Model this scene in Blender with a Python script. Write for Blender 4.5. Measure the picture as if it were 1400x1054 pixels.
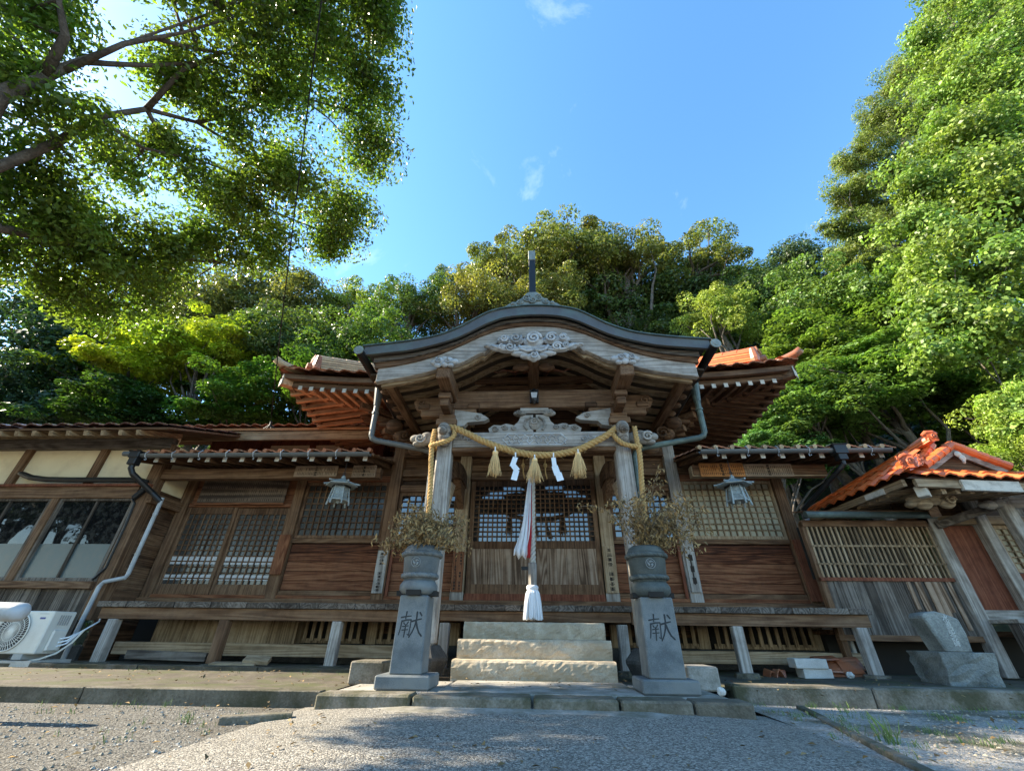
import bpy, math, random
import numpy as np
from mathutils import Matrix, Vector

for o in list(bpy.data.objects):
    bpy.data.objects.remove(o, do_unlink=True)
SC = bpy.context.scene
COL = SC.collection
R = math.radians
rnd = random.Random(7)

# ------------------------------------------------------------------ camera
cam_d = bpy.data.cameras.new('camera')
cam = bpy.data.objects.new('camera', cam_d)
COL.objects.link(cam)
SC.camera = cam
cam_d.sensor_width = 36.0
cam_d.lens = 560.0 / 1400.0 * 36.0
cam_d.clip_start = 0.05
cam_d.clip_end = 3000
cam.matrix_world = Matrix.Translation((0, 0, 0.52)) @ (
    Matrix.Rotation(R(3.1), 4, 'Z') @ Matrix.Rotation(R(90 + 31.2), 4, 'X') @ Matrix.Rotation(R(0.75), 4, 'Z'))

# ------------------------------------------------------------------ light
SUN_EL, SUN_AZ = 35.0, 3.0        # azimuth measured from -X towards +Y
sdir = Vector((-math.cos(R(SUN_EL)) * math.cos(R(SUN_AZ)), math.cos(R(SUN_EL)) * math.sin(R(SUN_AZ)), math.sin(R(SUN_EL))))
world = bpy.data.worlds.new('World')
SC.world = world
world.use_nodes = True
wn, wl = world.node_tree.nodes, world.node_tree.links
wn.clear()
sky = wn.new('ShaderNodeTexSky')
sky.sky_type = 'NISHITA'
sky.sun_disc = False
sky.sun_elevation = R(SUN_EL)
sky.sun_rotation = math.atan2(sdir.x, sdir.y)
sky.altitude = 200
sky.air_density = 1.0
sky.dust_density = 0.25
sky.ozone_density = 1.0
wtc = wn.new('ShaderNodeTexCoord')
wmap = wn.new('ShaderNodeMapping')
wmap.inputs['Scale'].default_value = (2.2, 2.2, 0.9)
wmap.inputs['Rotation'].default_value = (0.2, 0.5, 0.4)
wno = wn.new('ShaderNodeTexNoise')
wno.inputs['Scale'].default_value = 2.1
wno.inputs['Detail'].default_value = 8
wno.inputs['Roughness'].default_value = 0.62
wno.inputs['Distortion'].default_value = 0.7
wr = wn.new('ShaderNodeValToRGB')
wr.color_ramp.elements[0].position = 0.60
wr.color_ramp.elements[0].color = (0, 0, 0, 1)
wr.color_ramp.elements[1].position = 0.85
wr.color_ramp.elements[1].color = (0.25, 0.25, 0.25, 1)
wmix = wn.new('ShaderNodeMixRGB')
wmix.inputs['Color2'].default_value = (5.0, 5.3, 5.8, 1)
wbg = wn.new('ShaderNodeBackground')
wbg.inputs['Strength'].default_value = 0.15
wout = wn.new('ShaderNodeOutputWorld')
wl.new(wtc.outputs['Generated'], wmap.inputs['Vector'])
wl.new(wmap.outputs[0], wno.inputs['Vector'])
wl.new(wno.outputs['Fac'], wr.inputs['Fac'])
wl.new(wr.outputs['Color'], wmix.inputs['Fac'])
whs = wn.new('ShaderNodeHueSaturation')
whs.inputs['Saturation'].default_value = 1.22
whs.inputs['Hue'].default_value = 0.494
whs.inputs['Value'].default_value = 0.93
wl.new(sky.outputs[0], whs.inputs['Color'])
wl.new(whs.outputs[0], wmix.inputs['Color1'])
wl.new(wmix.outputs[0], wbg.inputs['Color'])
wl.new(wbg.outputs[0], wout.inputs['Surface'])

sun_d = bpy.data.lights.new('sun', 'SUN')
sun_d.energy = 4.6
sun_d.angle = R(0.53)
sun_d.color = (1.0, 0.88, 0.68)
sun = bpy.data.objects.new('sun', sun_d)
COL.objects.link(sun)
sun.rotation_euler = (-sdir).to_track_quat('-Z', 'Y').to_euler()
sun.location = sdir * 60

SC.view_settings.view_transform = 'Standard'
SC.view_settings.look = 'None'
SC.view_settings.exposure = 1.9
SC.view_settings.gamma = 1.0
SC.cycles.max_bounces = 8
SC.cycles.diffuse_bounces = 4
SC.cycles.use_denoising = True

# ------------------------------------------------------------------ mesh helpers
def xform(pts, m):
    return [tuple(m @ Vector(p)) for p in pts]

class MB:
    def __init__(s):
        s.v = []; s.f = []
    def add(s, v, f):
        n = len(s.v); s.v += [tuple(p) for p in v]; s.f += [tuple(i + n for i in q) for q in f]; return s
    def box(s, x0, x1, y0, y1, z0, z1):
        return s.add([(x0,y0,z0),(x1,y0,z0),(x1,y1,z0),(x0,y1,z0),(x0,y0,z1),(x1,y0,z1),(x1,y1,z1),(x0,y1,z1)],
                     [(0,3,2,1),(4,5,6,7),(0,1,5,4),(1,2,6,5),(2,3,7,6),(3,0,4,7)])
    def obox(s, c, sz, rot=(0, 0, 0)):
        from mathutils import Euler
        m = Matrix.Translation(c) @ Euler(rot).to_matrix().to_4x4()
        b = MB().box(-sz[0]/2, sz[0]/2, -sz[1]/2, sz[1]/2, -sz[2]/2, sz[2]/2)
        return s.add(xform(b.v, m), b.f)
    def beam(s, p0, p1, w, h, up=(0, 0, 1), w1=None, h1=None):
        p0 = Vector(p0); p1 = Vector(p1); d = (p1 - p0).normalized(); up = Vector(up)
        a = d.cross(up)
        if a.length < 1e-4: a = d.cross(Vector((0, 1, 0)))
        a.normalize(); b = a.cross(d)
        w1 = w if w1 is None else w1; h1 = h if h1 is None else h1
        v = []
        for p, ww, hh in ((p0, w, h), (p1, w1, h1)):
            for i, j in ((-1,-1),(1,-1),(1,1),(-1,1)):
                v.append(p + a * (i * ww / 2) + b * (j * hh / 2))
        return s.add(v, [(0,1,2,3),(7,6,5,4),(0,4,5,1),(1,5,6,2),(2,6,7,3),(3,7,4,0)])
    def tube(s, pts, rad, n=8, cap=True):
        pts = [Vector(p) for p in pts]
        if not hasattr(rad, '__len__'): rad = [rad] * len(pts)
        v = []; f = []
        pu = None
        for i, p in enumerate(pts):
            d = (pts[min(i+1, len(pts)-1)] - pts[max(i-1, 0)])
            if d.length < 1e-9: d = Vector((0, 0, 1))
            d.normalize()
            if pu is None:
                pu = d.orthogonal().normalized()
            u = pu - d * pu.dot(d)
            if u.length < 1e-5: u = d.orthogonal()
            u.normalize(); pu = u; w = d.cross(u)
            for k in range(n):
                a = 2 * math.pi * k / n
                v.append(p + (u * math.cos(a) + w * math.sin(a)) * rad[i])
        for i in range(len(pts) - 1):
            for k in range(n):
                f.append((i*n+k, i*n+(k+1) % n, (i+1)*n+(k+1) % n, (i+1)*n+k))
        if cap:
            f.append(tuple(range(n))[::-1]); f.append(tuple(range((len(pts)-1)*n, len(pts)*n)))
        return s.add(v, f)
    def prism(s, poly, y0, y1):          # polygon in XZ, extruded along Y
        n = len(poly)
        v = [(x, y0, z) for x, z in poly] + [(x, y1, z) for x, z in poly]
        f = [tuple(range(n)), tuple(range(n, 2*n))[::-1]] + [(i, (i+1) % n, (i+1) % n + n, i+n)[::-1] for i in range(n)]
        return s.add(v, f)
    def prismx(s, poly, x0, x1):         # polygon in YZ, extruded along X
        n = len(poly)
        v = [(x0, y, z) for y, z in poly] + [(x1, y, z) for y, z in poly]
        f = [tuple(range(n))[::-1], tuple(range(n, 2*n))] + [(i, (i+1) % n, (i+1) % n + n, i+n) for i in range(n)]
        return s.add(v, f)
    def lathe(s, prof, c, n=24, ang0=0.0, sq=None):
        v = []; f = []
        for r, z in prof:
            for k in range(n):
                a = ang0 + 2 * math.pi * k / n
                v.append((c[0] + r * math.cos(a), c[1] + r * math.sin(a), c[2] + z))
        m = len(prof)
        for i in range(m - 1):
            for k in range(n):
                f.append((i*n+k, i*n+(k+1) % n, (i+1)*n+(k+1) % n, (i+1)*n+k))
        f.append(tuple(range(n))[::-1]); f.append(tuple(range((m-1)*n, m*n)))
        return s.add(v, f)
    def slab_curve(s, xs, top, bot, y0, y1, dz=(0, 0)):   # solid between two curves z(x), from y0 to y1
        v = []; f = []
        n = len(xs)
        for i, x in enumerate(xs):
            v += [(x, y0, bot[i] + dz[0]), (x, y0, top[i] + dz[0]), (x, y1, bot[i] + dz[1]), (x, y1, top[i] + dz[1])]
        for i in range(n - 1):
            a, b = 4*i, 4*(i+1)
            f += [(a, b, b+1, a+1), (a+2, a+3, b+3, b+2), (a+1, b+1, b+3, a+3), (a, a+2, b+2, b)]
        f += [(0, 1, 3, 2), (4*n-4, 4*n-2, 4*n-1, 4*n-3)]
        return s.add(v, f)
    def ell(s, c, r, n=10, m=7):
        v = []; f = []
        for i in range(m + 1):
            t = math.pi * i / m
            for k in range(n):
                a = 2 * math.pi * k / n
                v.append((c[0] + r[0]*math.sin(t)*math.cos(a), c[1] + r[1]*math.sin(t)*math.sin(a), c[2] + r[2]*math.cos(t)))
        for i in range(m):
            for k in range(n):
                f.append((i*n+k, (i+1)*n+k, (i+1)*n+(k+1) % n, i*n+(k+1) % n))
        return s.add(v, f)
    def spiral(s, c, r, turns=1.6, a0=0.0, tr=0.02, sgn=1, y=0.0):   # scroll in the XZ plane
        pts = []; rr = []
        N = int(14 * turns)
        for i in range(N + 1):
            t = i / N
            a = a0 + sgn * t * turns * 2 * math.pi
            q = r * (1 - 0.86 * t)
            pts.append((c[0] + q * math.cos(a), c[1] - 0.02 * t, c[2] + q * math.sin(a)))
            rr.append(tr * (1 - 0.35 * t))
        return s.tube(pts, rr, 6)
    def build(s, name, m, parent=None, smooth=False, bevel=0.0, label=None, autosmooth=False):
        off = Vector((0, 0, 0))
        if parent is not None: off = wloc(parent)
        me = bpy.data.meshes.new(name)
        me.from_pydata([(p[0]-off.x, p[1]-off.y, p[2]-off.z) for p in s.v], [], s.f)
        me.update()
        if smooth:
            me.polygons.foreach_set('use_smooth', [True] * len(me.polygons))
        o = bpy.data.objects.new(name, me)
        COL.objects.link(o)
        me.materials.append(m)
        if parent is not None: o.parent = parent
        if bevel:
            b = o.modifiers.new('bevel', 'BEVEL'); b.width = bevel; b.segments = 1; b.limit_method = 'ANGLE'; b.angle_limit = R(50)
        if label: o['label'] = label
        return o

def wloc(o):
    p = Vector(o.location)
    while o.parent is not None:
        o = o.parent; p = p + Vector(o.location)
    return p
def thing(name, loc, label, cat, group=None):
    o = bpy.data.objects.new(name, None); COL.objects.link(o); o.location = loc
    o.empty_display_size = 0.2
    return tag(o, label, cat, group)
def tag(o, label, cat, group=None):
    o['label'] = label; o['category'] = cat
    if group: o['group'] = group
    return o
def kind(o, k):
    o['kind'] = k; return o

# ------------------------------------------------------------------ materials
class NT:
    def __init__(s, name):
        s.m = bpy.data.materials.new(name); s.m.use_nodes = True
        s.n = s.m.node_tree.nodes; s.l = s.m.node_tree.links; s.n.clear()
        s.out = s.n.new('ShaderNodeOutputMaterial')
    def new(s, t, ins=None, **kw):
        x = s.n.new('ShaderNode' + t)
        for k, v in kw.items(): setattr(x, k, v)
        for k, v in (ins or {}).items():
            if isinstance(v, bpy.types.NodeSocket): s.l.new(v, x.inputs[k])
            else: x.inputs[k].default_value = v
        return x
    def ramp(s, fac, stops, interp='LINEAR'):
        x = s.n.new('ShaderNodeValToRGB'); e = x.color_ramp.elements; x.color_ramp.interpolation = interp
        while len(e) < len(stops): e.new(0.5)
        for i, (p, c) in enumerate(stops):
            e[i].position = p; e[i].color = (c[0], c[1], c[2], 1) if hasattr(c, '__len__') else (c, c, c, 1)
        s.l.new(fac, x.inputs['Fac']); return x.outputs['Color']
    def math(s, op, a, b=0.0, c=0.0):
        x = s.n.new('ShaderNodeMath'); x.operation = op
        for i, v in enumerate((a, b, c)):
            if isinstance(v, bpy.types.NodeSocket): s.l.new(v, x.inputs[i])
            else: x.inputs[i].default_value = v
        return x.outputs[0]
    def mix(s, f, a, b, mode='MIX'):
        x = s.n.new('ShaderNodeMixRGB'); x.blend_type = mode
        for k, v in (('Fac', f), ('Color1', a), ('Color2', b)):
            if isinstance(v, bpy.types.NodeSocket): s.l.new(v, x.inputs[k])
            else: x.inputs[k].default_value = v if not hasattr(v, '__len__') else (v[0], v[1], v[2], 1)
        return x.outputs[0]
    def coords(s, scale=(1, 1, 1), jitter=True):
        tc = s.new('TexCoord'); mp = s.new('Mapping', {'Vector': tc.outputs['Object'], 'Scale': scale})
        if not jitter: return mp.outputs[0], None
        g = s.new('NewGeometry'); r = g.outputs['Random Per Island']
        cb = s.new('CombineXYZ', {0: s.math('MULTIPLY', r, 37.0), 1: s.math('MULTIPLY', r, 91.0), 2: s.math('MULTIPLY', r, 53.0)})
        va = s.new('VectorMath', {0: mp.outputs[0], 1: cb.outputs[0]}, operation='ADD')
        return va.outputs[0], r
    def noise(s, vec, scale, detail=4, rough=0.55, dist=0.0):
        return s.new('TexNoise', {'Vector': vec, 'Scale': scale, 'Detail': detail, 'Roughness': rough, 'Distortion': dist}).outputs['Fac']
    def finish(s, col, rough=0.8, bump=None, bstr=0.2, bdist=0.01, metal=0.0, ior=1.45, spec=None, extra=None):
        p = s.new('BsdfPrincipled', {'Base Color': col if isinstance(col, bpy.types.NodeSocket) else (*col, 1), 'Roughness': rough, 'Metallic': metal, 'IOR': ior})
        if spec is not None: p.inputs['Specular IOR Level'].default_value = spec
        if bump is not None:
            b = s.new('Bump', {'Height': bump, 'Strength': bstr, 'Distance': bdist})
            s.l.new(b.outputs[0], p.inputs['Normal'])
        s.l.new(p.outputs[0], s.out.inputs['Surface'])
        return s.m

def wood(name, c0, c1, c2, axis='z', weather=(0.21, 0.165, 0.125), wamt=0.3, lines=0.5, rough=0.85, fine=1.35):
    t = NT(name)
    a = {'x': (0.055, 1, 1), 'y': (1, 0.055, 1), 'z': (1, 1, 0.055)}[axis]
    vec, r = t.coords(a)
    g = t.noise(vec, 26 * fine, 5, 0.65)
    lo = t.noise(vec, 3.6 * fine, 1.5, 0.4, 0.4)
    ln = t.math('SINE', t.math('MULTIPLY', lo, 85.0))
    ln = t.math('MULTIPLY_ADD', ln, 0.5, 0.5)
    h = t.math('ADD', t.math('MULTIPLY', g, 1 - lines * 0.5), t.math('MULTIPLY', ln, lines * 0.5))
    h = t.math('ADD', h, t.math('MULTIPLY_ADD', r, 0.36, -0.18))
    col = t.ramp(h, [(0.22, c0), (0.5, c1), (0.8, c2)])
    v2, _ = t.coords((1, 1, 1), False)
    w = t.noise(v2, 1.7, 5, 0.62)
    wf = t.ramp(w, [(0.42, 0.0), (0.66, 1.0)])
    wf = t.math('MULTIPLY', wf, wamt)
    col = t.mix(wf, col, t.mix(0.5, weather, t.mix(1.0, col, (1.6, 1.6, 1.6), 'MULTIPLY')))
    st = t.noise(t.coords({'x': (1, 1, 1), 'y': (1, 1, 1), 'z': (1, 1, 1)}[axis], False)[0], 7.0, 6, 0.7)
    col = t.mix(t.ramp(st, [(0.3, 0.55), (0.55, 0.0)]), col, t.mix(1.0, col, (0.45, 0.42, 0.4), 'MULTIPLY'))
    return t.finish(col, rough, h, 0.55, 0.006, spec=0.25)

def stone(name, c0, c1, c2, scale=6.0, grain=60.0, moss=None, bstr=0.5, rough=0.85, bdist=0.02, speck=0.35):
    t = NT(name)
    vec, r = t.coords((1, 1, 1))
    a = t.noise(vec, scale, 8, 0.65)
    b = t.noise(vec, grain, 3, 0.6)
    h = t.math('ADD', t.math('MULTIPLY', a, 1 - speck), t.math('MULTIPLY', b, speck))
    h2 = t.math('ADD', h, t.math('MULTIPLY_ADD', r, 0.12, -0.06))
    col = t.ramp(h2, [(0.3, c0), (0.5, c1), (0.68, c2)])
    if moss:
        mo = t.noise(t.coords((1, 1, 1), False)[0], 3.1, 6, 0.65)
        col = t.mix(t.ramp(mo, [(0.46, 0.0), (0.62, 0.85)]), col, moss)
    return t.finish(col, rough, h, bstr, bdist, spec=0.3)

def plain(name, col, rough=0.5, var=0.25, scale=8.0, metal=0.0, dirt=None, bstr=0.1, spec=None, island=0.0):
    t = NT(name)
    vec, r = t.coords((1, 1, 1))
    a = t.noise(vec, scale, 6, 0.62)
    k = t.math('MULTIPLY_ADD', a, var * 2, 1 - var)
    k = t.math('ADD', k, t.math('MULTIPLY_ADD', r, island, -island / 2))
    c = t.mix(1.0, col, t.new('CombineXYZ', {0: k, 1: k, 2: k}).outputs[0], 'MULTIPLY')
    if dirt:
        d = t.noise(t.coords((1, 1, 1), False)[0], scale * 0.5, 7, 0.7)
        c = t.mix(t.ramp(d, [(0.48, 0.0), (0.68, 0.8)]), c, dirt)
    return t.finish(c, rough, a, bstr, 0.01, metal, spec=spec)

def glass(name, col, rough=0.04, ior=1.7, wob=0.02):
    t = NT(name)
    vec, r = t.coords((1, 1, 1), False)
    a = t.noise(vec, 2.2, 2, 0.5)
    d = t.noise(vec, 9, 6, 0.65)
    c = t.mix(t.ramp(d, [(0.45, 0.0), (0.75, 0.5)]), col, (0.10, 0.10, 0.09))
    return t.finish(c, rough, a, wob, 0.05, ior=ior)

def leafmat(name, trans=0.35, hue=0.10, gloss=0.45, nsc=1.2):
    t = NT(name)
    oi = t.new('ObjectInfo'); g = t.new('NewGeometry'); r = g.outputs['Random Per Island']
    pos = t.new('Mapping', {'Vector': g.outputs['Position'], 'Scale': (nsc, nsc, nsc)}).outputs[0]
    nz = t.noise(pos, 1.0, 3, 0.6)
    k = t.math('MULTIPLY', t.math('MULTIPLY_ADD', r, 0.9, 0.55), t.math('MAXIMUM', t.math('MULTIPLY_ADD', nz, 2.3, -0.2), 0.25))
    c = t.mix(1.0, oi.outputs['Color'], t.new('CombineXYZ', {0: k, 1: k, 2: k}).outputs[0], 'MULTIPLY')
    r2 = t.math('FRACT', t.math('MULTIPLY', r, 17.3))
    c = t.mix(t.math('MULTIPLY', r2, hue * 3), c, t.mix(1.0, c, (1.6, 1.2, 0.5), 'MULTIPLY'))
    nz2 = t.noise(t.new('Mapping', {'Vector': g.outputs['Position'], 'Location': (31, 7, 3), 'Scale': (nsc * .5,) * 3}).outputs[0], 1.0, 2, 0.5)
    c = t.mix(t.ramp(nz2, [(0.4, 0.0), (0.65, 0.7)]), c, t.mix(1.0, c, (0.72, 0.95, 1.05), 'MULTIPLY'))
    p = t.new('BsdfPrincipled', {'Base Color': c, 'Roughness': gloss})
    p.inputs['Specular IOR Level'].default_value = 0.35
    tr = t.new('BsdfTranslucent', {'Color': t.mix(1.0, c, (1.4, 1.5, 0.65), 'MULTIPLY')})
    mx = t.new('MixShader', {0: trans, 1: p.outputs[0], 2: tr.outputs[0]})
    t.l.new(mx.outputs[0], t.out.inputs['Surface'])
    return t.m

BR = ((0.036, 0.018, 0.009), (0.105, 0.054, 0.028), (0.20, 0.118, 0.066))
GR = ((0.085, 0.070, 0.058), (0.235, 0.208, 0.18), (0.43, 0.40, 0.36))
RD = ((0.038, 0.012, 0.006), (0.135, 0.047, 0.021), (0.24, 0.105, 0.052))
PL = ((0.085, 0.050, 0.030), (0.21, 0.135, 0.088), (0.34, 0.25, 0.18))
TN = ((0.11, 0.074, 0.042), (0.265, 0.185, 0.108), (0.41, 0.31, 0.20))
CH = ((0.026, 0.021, 0.017), (0.082, 0.068, 0.057), (0.19, 0.165, 0.14))
M = {}
for ax in 'xyz':
    M['brown_' + ax] = wood('weathered_brown_wood_' + ax, *BR, axis=ax)
    M['grey_' + ax] = wood('silvered_grey_wood_' + ax, *GR, axis=ax, weather=(0.33, 0.33, 0.33), wamt=0.45, lines=0.4)
    M['tan_' + ax] = wood('tan_wood_' + ax, *TN, axis=ax, wamt=0.3, weather=(0.2, 0.18, 0.15))
    M['red_' + ax] = wood('red_brown_wood_' + ax, *RD, axis=ax, wamt=0.22, weather=(0.15, 0.095, 0.065), lines=0.6, fine=1.9)
    M['char_' + ax] = wood('blackened_wood_' + ax, *CH, axis=ax, wamt=0.3)
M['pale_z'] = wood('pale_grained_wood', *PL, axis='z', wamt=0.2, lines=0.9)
M['rust_z'] = wood('rust_red_board', (0.07, 0.022, 0.012), (0.16, 0.052, 0.028), (0.26, 0.10, 0.055), axis='z', wamt=0.15, lines=0.3)
M['rafter'] = wood('sunlit_eave_wood', (0.20, 0.10, 0.05), (0.42, 0.22, 0.11), (0.56, 0.34, 0.20), axis='x', wamt=0.1, lines=0.4)  # orange sunlight under the left eave is put into this wood colour
M['carve'] = wood('carved_grey_wood', (0.10, 0.085, 0.07), (0.25, 0.23, 0.20), (0.40, 0.38, 0.35), axis='x', wamt=0.4, weather=(0.36, 0.36, 0.36), lines=0.2)
M['bluecarve'] = wood('weathered_white_carving', (0.19, 0.19, 0.19), (0.38, 0.385, 0.39), (0.52, 0.53, 0.54), axis='x', wamt=0.4, weather=(0.45, 0.46, 0.48), lines=0.2)
M['white_st'] = stone('white_quartz', (0.3, 0.29, 0.27), (0.5, 0.49, 0.46), (0.66, 0.65, 0.62), 20, 90)
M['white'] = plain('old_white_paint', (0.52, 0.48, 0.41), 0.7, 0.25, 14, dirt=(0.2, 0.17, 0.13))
M['plaster'] = plain('cream_plaster', (0.78, 0.66, 0.44), 0.9, 0.12, 2.5, dirt=(0.60, 0.48, 0.31))
M['tile_oni'] = plain('sooty_orange_ornament', (0.45, 0.10, 0.035), 0.5, 0.45, 16, dirt=(0.13, 0.05, 0.03), bstr=0.4)
M['tile_or'] = plain('orange_glazed_tile', (0.62, 0.135, 0.036), 0.36, 0.3, 7, dirt=(0.40, 0.095, 0.034), island=0.6, bstr=0.2)
M['tile_br'] = plain('brown_glazed_tile', (0.30, 0.105, 0.050), 0.32, 0.35, 7, dirt=(0.16, 0.11, 0.08), island=0.5, bstr=0.2)
M['tile_dk'] = plain('dark_glazed_tile', (0.10, 0.045, 0.040), 0.20, 0.35, 7, island=0.5)
M['tile_pale'] = plain('pale_ridge_tile', (0.42, 0.30, 0.17), 0.5, 0.35, 9, dirt=(0.2, 0.12, 0.07), island=0.3)
M['copper'] = plain('dark_copper_sheet', (0.105, 0.10, 0.095), 0.45, 0.3, 5, metal=0.25, dirt=(0.12, 0.16, 0.14))
M['verdigris'] = plain('verdigris_copper', (0.075, 0.10, 0.09), 0.5, 0.3, 9, metal=0.2, dirt=(0.17, 0.23, 0.20))
M['orn'] = plain('grey_green_ornament', (0.20, 0.22, 0.20), 0.55, 0.35, 14, metal=0.2, dirt=(0.32, 0.35, 0.32), bstr=0.4)
M['black'] = plain('black_metal', (0.018, 0.018, 0.019), 0.4, 0.3, 9, metal=0.3)
M['gutter'] = plain('grey_plastic_gutter', (0.10, 0.105, 0.105), 0.35, 0.2, 6)
M['pipe'] = plain('pale_grey_pipe', (0.36, 0.39, 0.42), 0.4, 0.2, 7, dirt=(0.22, 0.22, 0.2))
M['iron'] = plain('lantern_verdigris_metal', (0.27, 0.31, 0.31), 0.6, 0.4, 30, metal=0.1, dirt=(0.40, 0.45, 0.46), bstr=0.4)
M['ac'] = plain('off_white_enamel', (0.66, 0.65, 0.60), 0.45, 0.08, 3, dirt=(0.52, 0.5, 0.44))
M['acgrey'] = plain('grey_plastic', (0.35, 0.35, 0.34), 0.5, 0.1)
M['acdark'] = plain('dark_fan_recess', (0.05, 0.05, 0.05), 0.7, 0.1)
M['blue'] = plain('blue_print', (0.05, 0.07, 0.25), 0.5, 0.1)
M['steps'] = stone('pale_worn_stone', (0.215, 0.165, 0.11), (0.40, 0.335, 0.245), (0.52, 0.45, 0.35), 9, 70, moss=(0.33, 0.27, 0.19), bstr=0.7, bdist=0.012)
M['slab'] = stone('platform_stone', (0.15, 0.135, 0.11), (0.29, 0.27, 0.235), (0.42, 0.395, 0.355), 4, 70, moss=(0.13, 0.12, 0.085))
M['kerb'] = stone('mossy_kerb_stone', (0.06, 0.052, 0.038), (0.135, 0.118, 0.09), (0.25, 0.225, 0.185), 5, 60, moss=(0.06, 0.058, 0.028), bstr=0.9)
M['kerb_dark'] = stone('dark_mossy_kerb', (0.035, 0.030, 0.022), (0.085, 0.073, 0.053), (0.16, 0.142, 0.11), 4, 50, moss=(0.045, 0.042, 0.02), bstr=0.9)
M['blue_stone'] = stone('blue_grey_polished_stone', (0.050, 0.058, 0.062), (0.105, 0.120, 0.128), (0.20, 0.215, 0.22), 3, 120, moss=(0.175, 0.185, 0.18), bstr=0.2, rough=0.6, speck=0.25)
M['vase_stone'] = stone('dark_green_grey_stone', (0.034, 0.042, 0.041), (0.070, 0.082, 0.079), (0.13, 0.145, 0.138), 5, 110, bstr=0.2, rough=0.6, speck=0.3)
M['engrave'] = plain('engraved_shadow_stone', (0.026, 0.030, 0.033), 0.8, 0.3, 40)
M['chalk'] = plain('pale_cut_stone', (0.50, 0.52, 0.50), 0.8, 0.2, 40)
M['emblem'] = plain('rubbed_light_stone', (0.22, 0.235, 0.235), 0.7, 0.2, 40)
M['dark_stone'] = stone('dark_foundation_stone', (0.022, 0.022, 0.022), (0.055, 0.054, 0.052), (0.11, 0.108, 0.10), 4, 70)
M['mon_stone'] = stone('rough_blue_green_stone', (0.060, 0.066, 0.063), (0.17, 0.18, 0.168), (0.31, 0.325, 0.30), 3.5, 60, bstr=0.8, bdist=0.03)
M['concrete'] = stone('concrete', (0.27, 0.26, 0.24), (0.42, 0.41, 0.38), (0.55, 0.54, 0.51), 4, 90, bstr=0.3)
M['rope'] = plain('straw_rope', (0.46, 0.29, 0.11), 0.85, 0.4, 60, bstr=0.6)
M['straw'] = plain('pale_straw', (0.68, 0.46, 0.21), 0.8, 0.3, 40, island=0.6)
M['bellrope'] = plain('faded_twisted_cloth', (0.46, 0.42, 0.36), 0.9, 0.25, 40, bstr=0.5)
M['paper'] = plain('white_paper', (0.72, 0.77, 0.82), 0.8, 0.08)
M['cloth_w'] = plain('white_cloth', (0.66, 0.66, 0.68), 0.9, 0.12, 20)
M['cloth_r'] = plain('red_cloth', (0.45, 0.025, 0.03), 0.9, 0.2, 20)
M['tassel'] = plain('white_cotton_tassel', (0.68, 0.70, 0.73), 0.9, 0.15, 30, island=0.25)
M['ink'] = plain('faded_ink', (0.028, 0.020, 0.015), 0.9, 0.2)
M['board'] = wood('donor_board_wood', (0.10, 0.065, 0.04), (0.22, 0.15, 0.10), (0.32, 0.24, 0.17), axis='x', wamt=0.2, lines=0.4)
M['board_or'] = wood('orange_donor_board_wood', (0.22, 0.085, 0.025), (0.40, 0.16, 0.05), (0.50, 0.23, 0.085), axis='x', wamt=0.0, lines=0.4)
M['board_dk'] = wood('dark_donor_board_wood', (0.018, 0.012, 0.009), (0.06, 0.042, 0.032), (0.15, 0.11, 0.082), axis='x', wamt=0.3, lines=0.7, fine=0.5)
M['door_glass'] = glass('door_glass', (0.012, 0.013, 0.015), 0.03, 2.1, 0.03)
M['old_glass'] = glass('dusty_glass', (0.05, 0.05, 0.048), 0.18, 1.6, 0.05)
M['pane'] = glass('dark_window_glass', (0.006, 0.007, 0.008), 0.02, 1.5, 0.04)
M['frost'] = glass('frosted_glass', (0.055, 0.085, 0.095), 0.3, 1.5, 0.05)
M['screen'] = plain('yellowed_paper_screen', (0.40, 0.36, 0.25), 0.6, 0.25, 3, dirt=(0.26, 0.23, 0.16))
M['curtain'] = plain('white_curtain', (0.5, 0.5, 0.5), 0.9, 0.2, 3)
M['rib_shade'] = plain('shade_dark_soffit', (0.045, 0.030, 0.019), 0.9, 0.3, 6)  # near-black tone puts the shade between the porch ribs into the colour
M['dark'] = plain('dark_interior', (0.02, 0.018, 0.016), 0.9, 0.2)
M['soil'] = stone('packed_earth', (0.04, 0.033, 0.024), (0.085, 0.072, 0.055), (0.15, 0.13, 0.10), 4, 50, moss=(0.07, 0.075, 0.03))
M['hill'] = stone('hill_earth', (0.012, 0.014, 0.008), (0.03, 0.035, 0.018), (0.06, 0.065, 0.03), 0.6, 8)
M['bark'] = stone('grey_brown_bark', (0.035, 0.028, 0.022), (0.10, 0.082, 0.066), (0.20, 0.175, 0.15), 7, 40, bstr=0.9, bdist=0.04)
M['lamp'] = plain('grey_lamp_glass', (0.33, 0.34, 0.36), 0.25, 0.1)
M['leaf'] = leafmat('leaf', 0.35)
M['leaf_thin'] = leafmat('thin_backlit_leaf', 0.55, 0.16, 0.35, 1.6)
M['dry'] = plain('dried_leaf', (0.23, 0.15, 0.06), 0.8, 0.3, 20, island=1.3)
M['twig'] = plain('dry_twig', (0.20, 0.15, 0.10), 0.9, 0.3, 30)
M['grassm'] = plain('grass_blade', (0.10, 0.16, 0.03), 0.6, 0.3, 20, island=0.8)

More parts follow.
